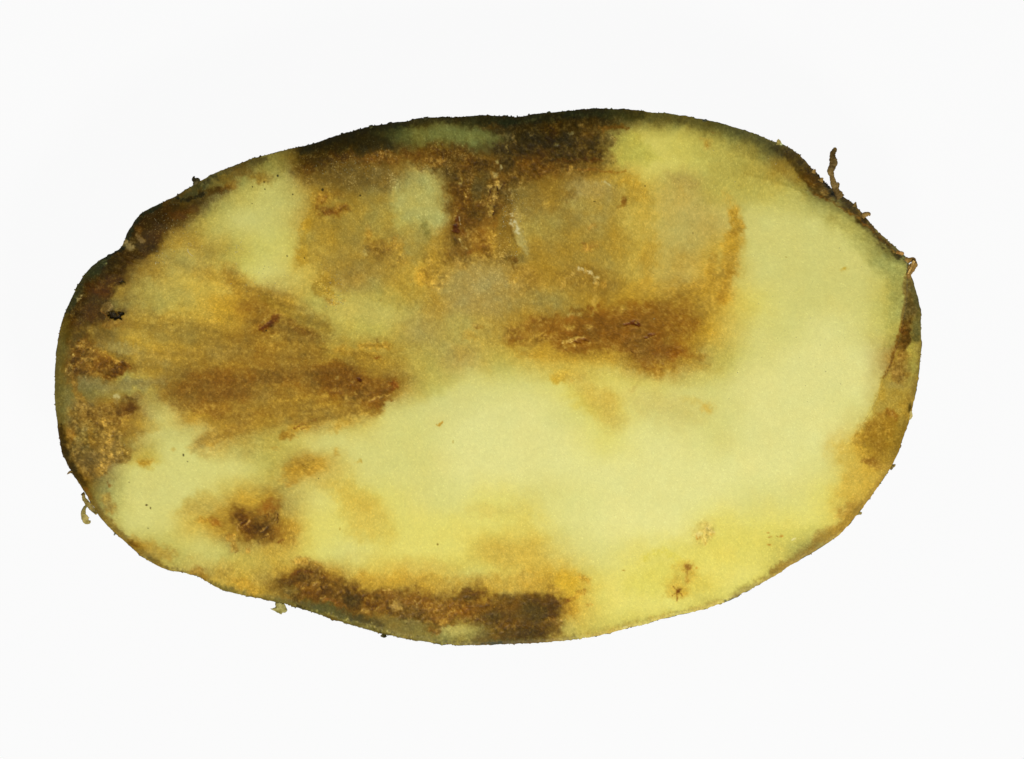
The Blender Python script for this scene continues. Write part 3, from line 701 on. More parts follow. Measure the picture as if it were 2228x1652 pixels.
F('H','e',(162,120,54),[(1900,900)],(40,60,20),a=.55,c=.8)
F('H','e',(134,88,34),[(1885,1040)],(100,90,-20),a=.8,c=.8)
F('H','e',(170,126,54),[(1870,1050)],(50,50),a=.5,c=.8)
F('H','e',(176,152,80),[(1890,1150)],(80,30),a=.5)
F('H','s',(134,114,46),[(2085,500),(2090,800),(2075,1000),(2040,1200),(1950,1560)],30,s=20,a=.7)
F('H','s',(112,74,26),[(1948,230),(1953,430),(1922,620),(1885,780),(1835,950),(1775,1080)],18,a=.8,s=9,wp=.3)
F('H','s',(190,168,72),[(1770,1100),(1700,1280),(1640,1420)],26,s=22,a=.5,wp=.3)
F('H','e',(150,102,36),[(1810,1400)],(100,34,10),a=.7,c=.4)
F('H','p',(160,116,40),[(1720,1400),(1880,1420),(1900,1640),(1500,1640),(1600,1500)],s=36,a=.7,c=.25)
F('H','s',(150,100,32),[(1690,1450),(1610,1550)],34,a=.6,c=.3)
F('H','e',(214,200,118),[(1520,1400)],(90,70),a=.3)
# --- tile M
F('M','e',(206,172,68),[(570,600)],(150,140),a=.65)
F('M','e',(164,118,40),[(760,480)],(140,170,15),a=.75,c=.35)
F('M','e',(146,96,34),[(855,285)],(50,26,25),a=.75,c=.3)
F('M','s',(146,98,34),[(880,290),(888,330)],18,a=.6)
F('M','e',(138,88,30),[(710,635)],(66,40,20),a=.7,c=.3)
F('M','e',(146,102,38),[(780,560)],(60,70),a=.5,c=.3)
F('M','e',(202,166,66),[(600,820)],(170,110,-30),a=.6)
F('M','e',(172,122,46),[(545,980)],(90,50,-35),a=.65)
F('M','s',(148,116,46),[(1045,60),(1020,200),(960,400),(885,620),(760,800),(600,1010),(460,1160),(250,1290),(0,1450)],46,s=36,a=.75)
F('M','s',(160,116,42),[(330,1190),(480,1130)],50,s=40,a=.5)
F('M','e',(198,176,84),[(830,730)],(30,70,35),a=.4)
# --- tile N
F('N','e',(168,132,50),[(600,100)],(420,110,-8),a=.7,c=.3)
F('N','e',(140,98,32),[(620,60)],(240,60,-8),a=.5,c=.3)
F('N','e',(170,122,38),[(480,260)],(170,60,-28),a=.8,c=.5)
F('N','s',(128,74,20),[(440,285),(530,230),(660,190)],18,a=.75,wp=.7,h=-.8)
F('N','s',(134,80,22),[(500,290),(570,255)],14,a=.7,wp=.7,h=-.6)
F('N','e',(198,150,56),[(520,200)],(60,30,-10),a=.6,c=.5)
F('N','e',(166,114,34),[(345,355)],(70,36,-10),a=.7,c=.3)
F('N','e',(196,150,52),[(910,240)],(150,60,-30),a=.65,c=.4)
F('N','e',(178,126,38),[(540,700)],(190,105,-14),a=.85,c=.4)
F('N','e',(184,134,46),[(430,810)],(70,40,-20),a=.6,c=.3)
F('N','e',(160,102,26),[(620,710)],(80,30,-30),a=.5)
F('N','e',(208,180,80),[(820,750)],(300,200,20),a=.4)
F('N','e',(188,144,48),[(845,525)],(34,30),a=.5,c=.3); F('N','e',(196,156,54),[(1080,615)],(30,22),a=.6); F('N','e',(192,150,56),[(245,475)],(50,22,15),a=.5)
F('N','e',(206,172,66),[(1060,960)],(220,130,25),a=.6)
F('N','e',(208,180,76),[(1200,1260)],(300,160,35),a=.5)
F('N','e',(178,138,52),[(260,930)],(110,60,20),a=.6)
F('N','e',(150,94,28),[(180,1040)],(110,60,-10),a=.6)
F('N','e',(190,132,38),[(1885,243)],(24,20),a=.8,wp=.3); F('N','s',(204,160,60),[(1850,247),(1880,243)],14,a=.7,wp=.3)
F('N','s',(170,140,36),[(2012,400),(2010,425)],7,a=.8,wp=0); F('N','e',(150,120,40),[(890,1275)],(8,16),a=.7,wp=0); F('N','e',(140,116,34),[(1857,1430)],(6,6),a=.8,wp=0); F('N','e',(50,36,10),[(679,777)],(5,5),a=.9,wp=0)
# --- refinements, wide tiles
F('R','e',(112,88,38),[(620,440)],(270,80,0),a=.6,g=1,c=.2)
F('R','e',(118,118,58),[(1070,190)],(300,62,2),a=.75,wp=.4)
F('R','e',(134,136,70),[(1060,190)],(180,40,2),a=.5,wp=.4)
F('R','s',(38,36,17),[(280,270),(500,190),(700,150),(900,118),(1100,100)],34,s=24,a=.8,wp=.6)
F('R','s',(44,44,20),[(1100,105),(1300,110),(1500,120),(1650,95),(1900,75),(2150,75)],36,s=26,a=.75,wp=.6)
F('R','e',(154,128,60),[(1620,620)],(170,150),a=.5)
F('R','e',(158,126,52),[(560,900)],(170,130),a=.45)
F('R','e',(166,144,78),[(1330,1020)],(240,110,8),a=.55,g=.5,s=1.0)
F('R','e',(150,130,66),[(1570,1120)],(190,60,4),a=.5,g=.3)
F('R','e',(198,184,98),[(660,1170)],(290,70,6),a=.55)
F('R','e',(176,152,72),[(1150,1260)],(300,70,3),a=.5)
F('R','s',(140,112,48),[(1080,880),(1420,860)],50,s=50,a=.5,c=.5)
F('R','s',(120,82,30),[(1250,700),(1300,850)],60,s=40,a=.5,c=.6)
F('S','p',(194,184,82),[(245,185),(420,175),(560,350),(330,365),(243,330)],s=26,a=.85,wp=.8)
F('S','s',(104,66,24),[(235,165),(300,150),(375,158)],13,s=9,a=.8,wp=.6)
F('S','e',(190,168,88),[(650,640)],(120,140,10),a=.55,s=1.0)
F('S','e',(180,152,74),[(690,440)],(100,55,0),a=.4,s=1.0)
F('S','e',(188,156,68),[(640,900)],(170,80,0),a=.5)
F('S','e',(170,148,76),[(180,640)],(100,110),a=.45,s=1.0)
F('S','s',(98,94,44),[(300,72),(700,112),(1050,195),(1230,265)],46,s=70,a=.6)
F('S','s',(164,158,82),[(1500,640),(1750,830),(1890,960),(1880,1150)],60,s=80,a=.5)  # olive shade below the edge, painted in
F('S','s',(188,130,32),[(960,760),(930,900),(900,1080)],60,s=50,a=.5)
F('Q','s',(134,92,30),[(800,880),(1100,850),(1500,820)],150,s=110,a=.6,c=.3)
F('Q','s',(150,108,38),[(1000,1040),(1500,1040),(1800,1000)],90,s=70,a=.5,c=.25)
F('Q','s',(164,122,46),[(560,760),(900,720),(1350,700)],90,s=80,a=.45,c=.2)
F('Q','s',(148,106,34),[(1050,270),(1200,390),(1420,480),(1560,560)],60,s=60,a=.5,c=.2)
F('Q','s',(152,134,72),[(330,660),(520,690),(680,760)],40,s=40,a=.5)
F('Q','s',(186,164,80),[(560,330),(800,400)],90,s=80,a=.5)
F('Q','s',(178,138,50),[(500,500),(900,520),(1100,540)],50,s=50,a=.45,c=.2)
F('Q','s',(158,112,38),[(900,1200),(1030,1150),(1130,1080)],90,s=60,a=.5,c=.2)
F('K','e',(104,68,22),[(2075,1010)],(60,34,20),a=.6,c=.4)
F('K','e',(96,62,22),[(2050,1240)],(44,50),a=.6,c=.4)
F('K','e',(128,86,28),[(2120,1130)],(60,40,-20),a=.5,c=.4)
F('K','e',(150,104,34),[(2030,900)],(90,50,10),a=.5,c=.3)
F('K','e',(176,128,46),[(1940,1190)],(50,30,-20),a=.4,c=.6)
F('S','e',(92,64,26),[(262,215)],(40,30,20),a=.6,c=.5)
F('S','e',(110,80,32),[(270,320)],(30,34),a=.55,c=.5)
F('U','e',(206,186,106),[(1420,290)],(260,90,10),a=.5)
F('U','e',(218,216,140),[(1000,900)],(200,150),a=.4)
F('S','e',(200,184,92),[(440,660)],(100,130,10),a=.5)
F('S','e',(200,182,98),[(600,700)],(120,160,10),a=.4)
F('S','s',(192,152,50),[(975,640),(965,800)],50,s=40,a=.4)
F('Q','e',(186,172,92),[(800,180)],(130,110,-30),a=.55)
F('Q','e',(176,158,72),[(640,400)],(200,80,10),a=.45)
F('R','e',(110,96,44),[(1000,120)],(260,30,4),a=.3,wp=.3)
F('R','s',(150,112,42),[(1000,880),(980,960),(1080,980)],50,s=40,a=.4,c=.5)
F('R','s',(196,142,52),[(930,960),(990,1000),(1050,1030)],40,s=30,a=.5,c=.5)
F('R','s',(126,96,42),[(1410,560),(1430,700),(1400,860)],60,s=50,a=.5,g=1)
F('R','s',(112,80,28),[(1430,870),(1455,930)],26,s=18,a=.7,c=.4)
F('R','s',(214,206,160),[(1440,640),(1470,700),(1490,730)],22,s=14,a=.7,h=.6)
F('R','s',(180,166,100),[(1490,760),(1520,830)],22,s=18,a=.6,h=.4)
F('U','s',(196,164,76),[(1000,180),(1100,260),(1180,400)],90,s=70,a=.45)
F('U','e',(204,166,60),[(900,140)],(60,32,-15),a=.6,c=.2)
#ENDFEATURES#
for t, kd, col, pts, wd, kw in exec_list:
    paint(t, kd, col, pts, wd, **kw)

# fine structure shared by all the tissue
n5 = n_at(301, 4.6, 4, .62); n5b = n_at(331, 3.2, 3, .6); n12 = n_at(361, 14, 5, .6); n2 = n_at(391, 1.5, 2, .7)
lum = IMG.mean(2)
rot = 1-sst(120, 190, lum)                                # how decayed the tissue is
CRm = np.clip(CR, 0, 1)
fl = n_at(441, 2.6, 3, .65)
light = (.50*sst(.15, .6, n5) + .75*sst(.18, .5, fl))*CRm
dark = sst(.05, .6, -n5)*CRm
IMG = IMG*(1 - .28*dark[...,None])
IMG = IMG + light[...,None]*np.array([29,27,19], np.float32) + (light[...,None]*.15)*IMG
hue = n_at(421, 8, 4, .65)
mott = .55*n12+.45*hue
IMG = IMG*(1 + (0.012+0.060*rot)[...,None]*mott[...,None]*np.array([1,1.05,1.5], np.float32))
hue2 = n_at(461, 22, 4, .6)
IMG = IMG + (hue2*(2+6*rot))[...,None]*np.array([.6,-.3,-1.0], np.float32)
# picture-tone trim of the pigments: decayed flesh is a warm brown
mid = sst(215, 150, IMG.mean(2))[...,None]
bn = sst(1.12, 1.40, IMG[...,0]/np.maximum(IMG[...,1], 5))[...,None]
IMG = IMG*(1-mid*(.04+.115*bn)*np.array([0,0,1], np.float32)) + mid*bn*np.array([1.5,3.5,-1.5], np.float32)
hi = sst(165, 200, IMG.mean(2))
IMG[...,2] += hi*.34*np.maximum(0, 138-IMG[...,2]); IMG[...,0] += hi*1.5
dk = sst(100, 60, IMG.mean(2))
IMG[...,2] -= 5*dk; IMG[...,1] -= 1.5*dk
IMG = np.clip(IMG, 3, 255)
# medullary rays: faint streaks running in towards the pith
ra = np.arctan2(381.-gy_, 528.-gx_)+4; rd = np.hypot(gx_-528, gy_-381)
ray = fbm(ra*210+2*wx, rd*.16+3*wx, 13, 4, 481, .6)
ray2 = fbm(ra*260, rd*.10+2*wy, 5, 3, 491, .6)
ry = sst(80, 200, rd)*rot*(.35+.65*sst(1.02, 1.3, IMG[...,0]/np.maximum(IMG[...,1], 5)))
ry = ry*(.4+.9*sst(520, 300, gx_)*sst(560, 440, gy_)*sst(210, 290, gy_))
IMG = IMG*(1+(ry*(.08*ray+.05*ray2))[...,None]*np.array([.9,1,1.15], np.float32))
grain = rng.standard_normal((H_, W_)).astype(np.float32)
grain = (grain + np.roll(grain,1,0) + np.roll(grain,1,1) + np.roll(np.roll(grain,1,0),1,1))/2
IMG = IMG*(1 + (.011+.034*rot)[...,None]*grain[...,None] + ((.010+.038*rot)*fl)[...,None]) + ((1.5+6*rot)*np.maximum(fl, 0))[...,None]*np.array([.9,1,.95], np.float32)
# pale dots: starch grains and painted wet glints
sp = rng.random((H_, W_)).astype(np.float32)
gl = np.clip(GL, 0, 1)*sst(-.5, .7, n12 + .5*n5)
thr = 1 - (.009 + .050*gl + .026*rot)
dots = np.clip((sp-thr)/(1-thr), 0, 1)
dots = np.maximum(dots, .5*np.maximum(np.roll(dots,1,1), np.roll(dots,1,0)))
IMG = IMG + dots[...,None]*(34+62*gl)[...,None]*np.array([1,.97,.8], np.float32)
og = sst(85, 125, IMG.mean(2))*np.maximum(0, IMG[...,0]-1.24*IMG[...,1])
IMG[...,0] -= .38*og; IMG[...,1] += .12*og; IMG[...,2] += .38*og
IMG = np.clip(IMG, 3, 240)
HT = .30*np.maximum(HT, 0) + .16*np.clip(HT, -5, 0) + .9*np.minimum(HT+5, 0) + CRm*(.58*n5 + .30*n5b) + .10*n12*(.2+rot) + .05*n2*(.2+CRm)  # pits kept shallow, their shade painted as dark colour

def bil(A, x, y):
    u = np.clip((x-X0)*RS-.5, 0, W_-1.001); v = np.clip((y-Y0)*RS-.5, 0, H_-1.001)
    ui = u.astype(int); vi = v.astype(int); fu = u-ui; fv = v-vi
    if A.ndim == 3: fu = fu[...,None]; fv = fv[...,None]
    return (A[vi,ui]*(1-fu)+A[vi,ui+1]*fu)*(1-fv) + (A[vi+1,ui]*(1-fu)+A[vi+1,ui+1]*fu)*fv

GAIN = 1.0      # light reaching the cut face
def pig(c, k=None):
    return np.clip(lin(c)/(k or GAIN), 0.002, .85)

# ------------------------------------------------------------------ materials
def mat_attr(name, rough=.5, spec=.35, bump=0.0, bscale=60, coat=0):
    m = bpy.data.materials.new(name); m.use_nodes = True; nt = m.node_tree; b = nt.nodes['Principled BSDF']
    at = nt.nodes.new('ShaderNodeAttribute'); at.attribute_name = 'pigment'
    nt.links.new(at.outputs['Color'], b.inputs['Base Color'])
    b.inputs['Roughness'].default_value = rough; b.inputs['Specular IOR Level'].default_value = spec
    if coat: b.inputs['Coat Weight'].default_value = coat; b.inputs['Coat Roughness'].default_value = .18
    if bump:
        tc = nt.nodes.new('ShaderNodeTexCoord'); no = nt.nodes.new('ShaderNodeTexNoise')
        no.inputs['Scale'].default_value = bscale; no.inputs['Detail'].default_value = 3
        bu = nt.nodes.new('ShaderNodeBump'); bu.inputs['Strength'].default_value = bump; bu.inputs['Distance'].default_value = .012
        nt.links.new(tc.outputs['Object'], no.inputs['Vector']); nt.links.new(no.outputs['Fac'], bu.inputs['Height'])
        nt.links.new(bu.outputs['Normal'], b.inputs['Normal'])
    return m
M_flesh = mat_attr('cut_flesh', .42, .10, .2, 90)
M_peel = mat_attr('potato_peel', .8, .15, .8, 40)
M_shred = mat_attr('dry_peel_shred', .85, .1, .8, 45)

def link(name, verts, faces, mat, cols=None, parent=None, smooth=True):
    me = bpy.data.meshes.new(name)
    verts = np.asarray(verts, np.float32); faces = np.asarray(faces, np.int32)
    me.vertices.add(len(verts)); me.vertices.foreach_set('co', verts.ravel())
    k_ = faces.shape[1]
    me.loops.add(faces.size); me.loops.foreach_set('vertex_index', faces.ravel())
    me.polygons.add(len(faces))
    me.polygons.foreach_set('loop_start', np.arange(0, faces.size, k_, dtype=np.int32))
    me.polygons.foreach_set('loop_total', np.full(len(faces), k_, np.int32))
    me.polygons.foreach_set('use_smooth', np.full(len(faces), smooth))
    if cols is not None:
        at = me.color_attributes.new('pigment', 'FLOAT_COLOR', 'POINT')
        cc = np.ones((len(verts), 4), np.float32); cc[:, :3] = cols
        at.data.foreach_set('color', cc.ravel())
    me.update(calc_edges=True); me.validate()
    me.materials.append(mat)
    o = bpy.data.objects.new(name, me); sc.collection.objects.link(o)
    if parent: o.parent = parent
    return o
def wx_(px): return (px-512)*U
def wy_(py): return (379.5-py)*U

# ------------------------------------------------------------------ the potato half
root = bpy.data.objects.new('potato_half', None); sc.collection.objects.link(root)
root['label'] = 'halved potato cut side up, pale yellow flesh with brown rotten patches and dark rim'
root['category'] = 'potato'

NX, NY = 1440, 800
a = np.linspace(-1, 1, NX); b = np.linspace(-1, 1, NY)
A_, B_ = np.meshgrid(a, b)
# concentric square-to-disc map
r_ = np.where(np.abs(A_) > np.abs(B_), A_, B_)
with np.errstate(divide='ignore', invalid='ignore'):
    ph = np.where(np.abs(A_) > np.abs(B_), (math.pi/4)*(B_/A_), math.pi/2-(math.pi/4)*(A_/B_))
ph = np.nan_to_num(ph)
DX, DY = r_*np.cos(ph), r_*np.sin(ph)
# spread angle so cells stay even on the long oval
ex, ey = DX*1.62, DY
ang = np.arctan2(ey, ex); rad = np.abs(r_)
R_ = Rof(ang)
PX, PY = CX + rad*R_*np.cos(ang), CY + rad*R_*np.sin(ang)
edge = (1-rad)*R_*Obof(ang)                     # distance to rim in px
nyv, nxv = nyof(ang), nxof(ang)
up = np.clip(-nyv, 0, 1); lf = np.clip(-nxv, 0, 1)
def crease(X, Y, pts, side):
    P = np.array(pts)*O2P
    d = seg_dist(X, Y, [tuple(p) for p in P])
    best = np.full(X.shape, 1e9); sg = np.zeros(X.shape)
    for (ax, ay), (bx, by) in zip(P[:-1], P[1:]):
        vx, vy = bx-ax, by-ay; L2 = vx*vx+vy*vy
        t = np.clip(((X-ax)*vx+(Y-ay)*vy)/L2, 0, 1)
        dd = np.hypot(X-ax-t*vx, Y-ay-t*vy); c_ = vx*(Y-ay)-vy*(X-ax)
        mk = dd < best; best = np.where(mk, dd, best); sg = np.where(mk, np.sign(c_), sg)
    return np.where(sg*side > 0, d, 0)
Z = bil(HT, PX, PY).astype(np.float64)
edge_w = 4 + 24*up + 11*lf
drop = .9 + 9.5*up + 5*lf
tq = np.clip(1-edge/edge_w, 0, 1)
Z -= drop*tq**2.0
d1 = crease(PX, PY, [(1968,540),(1973,600),(1970,665),(1955,740),(1935,795),(1915,845),(1895,890),(1860,945),(1835,975)], -1)
fade1 = sst(1010, 900, PY/O2P)
Z -= np.where(d1 > 0, (1.6*sst(0, 1.5, d1) + .42*d1)*fade1, 0)
d2 = crease(PX, PY, [(1560,360),(1680,392),(1760,425),(1830,465),(1900,515),(1960,560)], -1)
Z -= np.where(d2 > 0, .30*d2*sst(1540, 1700, PX/O2P), 0)
Z += 1.2*fbm(PX, PY, 120, 2, 501)
zed = Z[rad > .9999]
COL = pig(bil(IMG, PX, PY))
V = np.stack([wx_(PX), wy_(PY), Z*U], -1).reshape(-1, 3)
idx = np.arange(NX*NY).reshape(NY, NX)
Fq = np.stack([idx[:-1,:-1], idx[1:,:-1], idx[1:,1:], idx[:-1,1:]], -1).reshape(-1, 4)
flesh = link('cut_flesh', V, Fq, M_flesh, COL.reshape(-1, 3), root)

# peel hull under the rim
bm_ = rad > .9999
ea = ang[bm_]; ez = Z[bm_]; o_ = np.argsort(ea); ea = ea[o_]; ez = ez[o_]
NTH, NRG = 2000, 64
ta = np.linspace(-math.pi, math.pi, NTH, endpoint=False)
zr = np.interp(ta, ea, ez, period=2*math.pi)
Rr = Rof(ta)
s_ = np.linspace(0, 1, NRG)[:, None]
phi = s_*math.pi/2
DEPTH = 170.0
prof_r = np.cos(phi)**0.75; prof_z = -DEPTH*np.sin(phi)**0.85
Sx = CX + Rr*np.cos(ta); Sy = CY + Rr*np.sin(ta)
HX = CX + (Rr*prof_r)*np.cos(ta); HY = CY + (Rr*prof_r)*np.sin(ta)
bul = np.exp(-((s_-.03)/.03)**2)
nn = fbm(HX+HY*.3, prof_z*1.0+HY*.7, 6, 3, 601)
out = (.25 + .45*np.clip(nn, -.4, 1))*bul + (.6*nn)*(1-bul)*np.cos(phi)
HX = HX + out*np.cos(ta); HY = HY + out*np.sin(ta)
HZ = (zr-1.0)*(1-s_)**6 + prof_z*(s_ > 0) + 1.2*nn*np.sin(phi)
HZ[0] = zr - .6
pc = np.array([84,76,38.]) + (nn[...,None]*26)*np.array([1,.9,.5]) + fbm(HX, HY+HZ, 40, 3, 640)[...,None]*np.array([18,10,2.])
PCOL = pig(np.clip(pc, 20, 200))
Vh = np.stack([wx_(HX), wy_(HY), HZ*U], -1).reshape(-1, 3)
ih = np.arange(NTH*NRG).reshape(NRG, NTH); ihn = np.roll(ih, -1, 1)
Fh = np.stack([ih[:-1], ihn[:-1], ihn[1:], ih[1:]], -1).reshape(-1, 4)
peel = link('peel', Vh, Fh, M_peel, PCOL.reshape(-1, 3), root)
ZB = float(Vh[:,2].min())

# ------------------------------------------------------------------ soil and peel grains along the rim
def blob_template(seed, n=0):
    g = np.random.default_rng(seed)
    t = (1+5**.5)/2
    v = np.array([(-1,t,0),(1,t,0),(-1,-t,0),(1,-t,0),(0,-1,t),(0,1,t),(0,-1,-t),(0,1,-t),(t,0,-1),(t,0,1),(-t,0,-1),(-t,0,1)], float)
    v /= np.linalg.norm(v[0]); v *= g.uniform(.65, 1.25, (12,1))
    f = np.array([(0,11,5),(0,5,1),(0,1,7),(0,7,10),(0,10,11),(1,5,9),(5,11,4),(11,10,2),(10,7,6),(7,1,8),(3,9,4),(3,4,2),(3,2,6),(3,6,8),(3,8,9),(4,9,5),(2,4,11),(6,2,10),(8,6,7),(9,8,1)])
    return v, f
TP = [blob_template(s) for s in range(8)]
def grains(name, items, mat, parent):
    """items: x px, y px, z px, radius px, colour"""
    vs, fs, cs = [], [], []; off = 0
    for i, (x, y, z, r, c, st) in enumerate(items):
        v, f = TP[i % 8]; q = rng.uniform(0, math.pi)
        ca, sa = math.cos(q), math.sin(q)
        vv = v*np.array([st, 1/st**.5, .8])*r
        vx = vv[:,0]*ca-vv[:,1]*sa; vy = vv[:,0]*sa+vv[:,1]*ca
        vs.append(np.stack([wx_(x+vx), wy_(y+vy), (z+vv[:,2])*U], -1)); fs.append(f+off); off += 12
        cs.append(np.repeat(pig(np.clip(np.array(c, float)[None], 8, 240)), 12, 0)*rng.uniform(.9, 1.1, (12,1)))
    o = link(name, np.concatenate(vs), np.concatenate(fs), mat, np.clip(np.concatenate(cs), .002, .85), parent)
    o['kind'] = 'stuff'; return o
items = []
for i in range(2600):
    t_ = rng.uniform(-math.pi, math.pi); R1 = float(Rof(t_)); z1 = float(np.interp(t_, ta, zr))
    x, y = CX+R1*math.cos(t_), CY+R1*math.sin(t_)
    oxx, oyy = x/O2P, y/O2P
    dens = .35
    if oxx < 1150 and oyy < 420: dens = .6
    if oxx > 1680 and oyy < 600: dens = 1.0
    if 450 < oxx < 1100 and oyy > 1200: dens = .7
    if oxx > 1200 and oyy > 1100: dens = .22
    if rng.random() > dens: continue
    ins = rng.uniform(-.35, 1.3)
    r = rng.gamma(3, .13)+.15
    big = rng.random() < .03
    if big: r *= 1.7
    base = np.array([96,86,44]) if oyy < 600 and oxx < 1700 else np.array([118,98,52])
    c = base*rng.uniform(.5, 1.35) + rng.normal(0, 6, 3)
    if oyy < 420 and oxx < 1200: c *= .55
    if oyy > 1100: c *= .8; r *= .8
    items.append((x-ins*math.cos(t_), y-ins*math.sin(t_), z1-rng.uniform(-.2, 1.5), min(r, 1.3), c, rng.uniform(1, 1.7)))
grains('skin_grain', items, M_peel, root)

# torn crumbs on the decayed tissue
CRs = np.clip(CR, 0, 1)
items = []
tries = 0
while len(items) < 700 and tries < 60000:
    tries += 1
    x = rng.uniform(60, 920); y = rng.uniform(112, 640)
    tx = math.atan2(y-CY, x-CX)
    if math.hypot(x-CX, y-CY) > Rof(tx)-5: continue
    cr = float(bil(CRs, np.array([x]), np.array([y]))[0])
    nv = float(bil(n5, np.array([x]), np.array([y]))[0])
    if rng.random() > cr*cr*(.25+max(nv, 0)*1.6): continue
    c = bil(IMG, np.array([x]), np.array([y]))[0]*rng.uniform(.9, 1.18)+np.array([6,4,0])
    h = float(bil(HT, np.array([x]), np.array([y]))[0])
    items.append((x, y, h+.0, rng.uniform(.3, .95), c, rng.uniform(1, 2.2)))
def facez(x, y):
    d = np.abs(PX[::4,::4]-x)+np.abs(PY[::4,::4]-y); j = np.unravel_index(np.argmin(d), d.shape)
    return float(Z[::4,::4][j])
items = [(x, y, facez(x, y)-.1*r, r, c, s) for x, y, z, r, c, s in items]
grains('tissue_crumb', items, M_flesh, root)

# beads coloured pale cream to stand in for wet glints
M_bead = mat_attr('bead_gloss', .16, .9, 0)
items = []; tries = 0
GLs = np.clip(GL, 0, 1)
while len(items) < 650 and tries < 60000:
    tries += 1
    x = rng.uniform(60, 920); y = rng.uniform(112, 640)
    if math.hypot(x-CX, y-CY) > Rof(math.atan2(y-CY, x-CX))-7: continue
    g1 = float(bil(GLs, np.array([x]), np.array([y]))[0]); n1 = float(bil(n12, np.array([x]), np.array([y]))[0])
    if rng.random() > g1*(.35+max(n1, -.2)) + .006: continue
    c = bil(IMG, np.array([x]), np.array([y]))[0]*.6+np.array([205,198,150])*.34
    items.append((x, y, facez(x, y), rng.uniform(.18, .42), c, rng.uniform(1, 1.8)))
def spray(t, cx, cy, sx, sy, n):
    for i in range(n):
        (x, y), = tp(t, [(rng.normal(cx, sx), rng.normal(cy, sy))])
        if math.hypot(x-CX, y-CY) > Rof(math.atan2(y-CY, x-CX))-4: continue
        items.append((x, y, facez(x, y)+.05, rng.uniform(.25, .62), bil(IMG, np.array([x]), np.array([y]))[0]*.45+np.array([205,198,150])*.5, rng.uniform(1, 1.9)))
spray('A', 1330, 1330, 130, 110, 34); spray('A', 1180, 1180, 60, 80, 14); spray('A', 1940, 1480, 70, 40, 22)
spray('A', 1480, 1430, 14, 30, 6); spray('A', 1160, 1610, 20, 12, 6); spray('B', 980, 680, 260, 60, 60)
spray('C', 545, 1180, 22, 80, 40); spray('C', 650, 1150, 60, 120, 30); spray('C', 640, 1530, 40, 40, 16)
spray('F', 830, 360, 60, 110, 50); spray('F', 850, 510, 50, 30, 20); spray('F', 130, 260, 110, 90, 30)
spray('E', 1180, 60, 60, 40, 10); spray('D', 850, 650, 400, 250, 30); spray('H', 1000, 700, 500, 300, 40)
for i in range(11):      # glint arc on the upper left, painted as pale beads
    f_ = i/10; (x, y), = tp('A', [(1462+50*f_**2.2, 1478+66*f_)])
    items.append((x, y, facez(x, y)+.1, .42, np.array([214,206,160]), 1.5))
grains('glint_bead', items, M_bead, root)

# ------------------------------------------------------------------ dry shreds hanging from the rim
def shred(name, t, path, widths, zs, col, seed, flat=.55, label=None, parent=None, knots=8):
    P = np.array(tp(t, path)); k_ = ts(t); n = len(P)
    # dense resample
    L = np.concatenate([[0], np.cumsum(np.hypot(*np.diff(P, axis=0).T))]); m = int(L[-1]*3)+6
    u = np.linspace(0, L[-1], m)
    kk = np.hanning(13)[1:-1]; kk /= kk.sum()
    def cr_(vals):
        a0 = np.interp(u, L, vals); p0 = np.concatenate([2*a0[0]-a0[5:0:-1], a0, 2*a0[-1]-a0[-2:-7:-1]])
        return np.convolve(p0, kk, 'valid')
    cx, cy, wd_, zz = cr_(P[:,0]), cr_(P[:,1]), cr_(np.array(widths)*k_/2), cr_(np.array(zs, float))
    tx, ty = np.gradient(cx), np.gradient(cy); q = np.hypot(tx, ty)+1e-9; tx /= q; ty /= q
    K = 20; an = np.linspace(0, 2*math.pi, K, endpoint=False)
    uu, aa = np.meshgrid(u, an, indexing='ij')
    nz = fbm(uu+seed+1.2*np.sin(aa), 40+1.6*np.cos(aa), 6.0, 3, 700+seed)
    nz2 = fbm(uu+seed+2*np.sin(aa), 30+2*np.cos(aa), 1.2, 2, 730+seed)
    wdn = wd_[:,None]*1.1*(1+.30*nz+.16*nz2)+.05
    endf = np.clip(np.minimum(1, np.sqrt(np.clip((u[-1]-u)/1.2, 0, 1))), .05, 1)[:,None]
    wdn = wdn*endf
    hx, hz = np.cos(aa)*wdn, np.sin(aa)*wdn*flat
    x = cx[:,None]-ty[:,None]*hx; y = cy[:,None]+tx[:,None]*hx; z = zz[:,None]+hz
    V = np.stack([wx_(x), wy_(y), z*U], -1).reshape(-1, 3)
    i_ = np.arange(m*K).reshape(m, K); j_ = np.roll(i_, -1, 1)
    Fs = np.stack([i_[:-1], j_[:-1], j_[1:], i_[1:]], -1).reshape(-1, 4)
    c = np.array(col, float) + (nz*34)[...,None]*np.array([1,.88,.6]) + (nz2*16)[...,None]
    o = link(name, V, Fs, M_shred, pig(np.clip(c, 12, 235)).reshape(-1, 3), parent or root)
    if label: o['label'] = label
    return o
shred('dry_rootlet', 'D', [(1410,830),(1380,790),(1352,740),(1330,650),(1318,600),(1345,545),(1335,500),(1340,450),(1362,405)],
      [56,52,44,32,44,60,52,44,26], [-6,-4,-1,2,4,6,7,8,8], (96,76,38), 1, .6, 'thin brown rootlet standing up from the upper right rim')
shred('dry_rootlet', 'D', [(1375,760),(1390,715),(1378,695)], [30,20,10], [-2,0,1], (124,100,52), 2)
shred('dry_rootlet', 'D', [(1330,560),(1305,590),(1292,612)], [30,18,6], [5,5,4], (104,80,42), 3)
shred('peel_shred', 'D', [(1955,1345),(1990,1360),(2025,1352),(2030,1390),(2010,1430),(1985,1475),(1982,1520)],
      [30,40,36,56,60,44,24], [-3,-1,1,2,2,0,-4], (150,116,58), 4, .6, 'torn tan curl of peel at the right corner of the cut')
shred('peel_shred', 'D', [(2030,1365),(2000,1420),(1975,1480)], [16,18,10], [4,5,2], (182,146,82), 5)
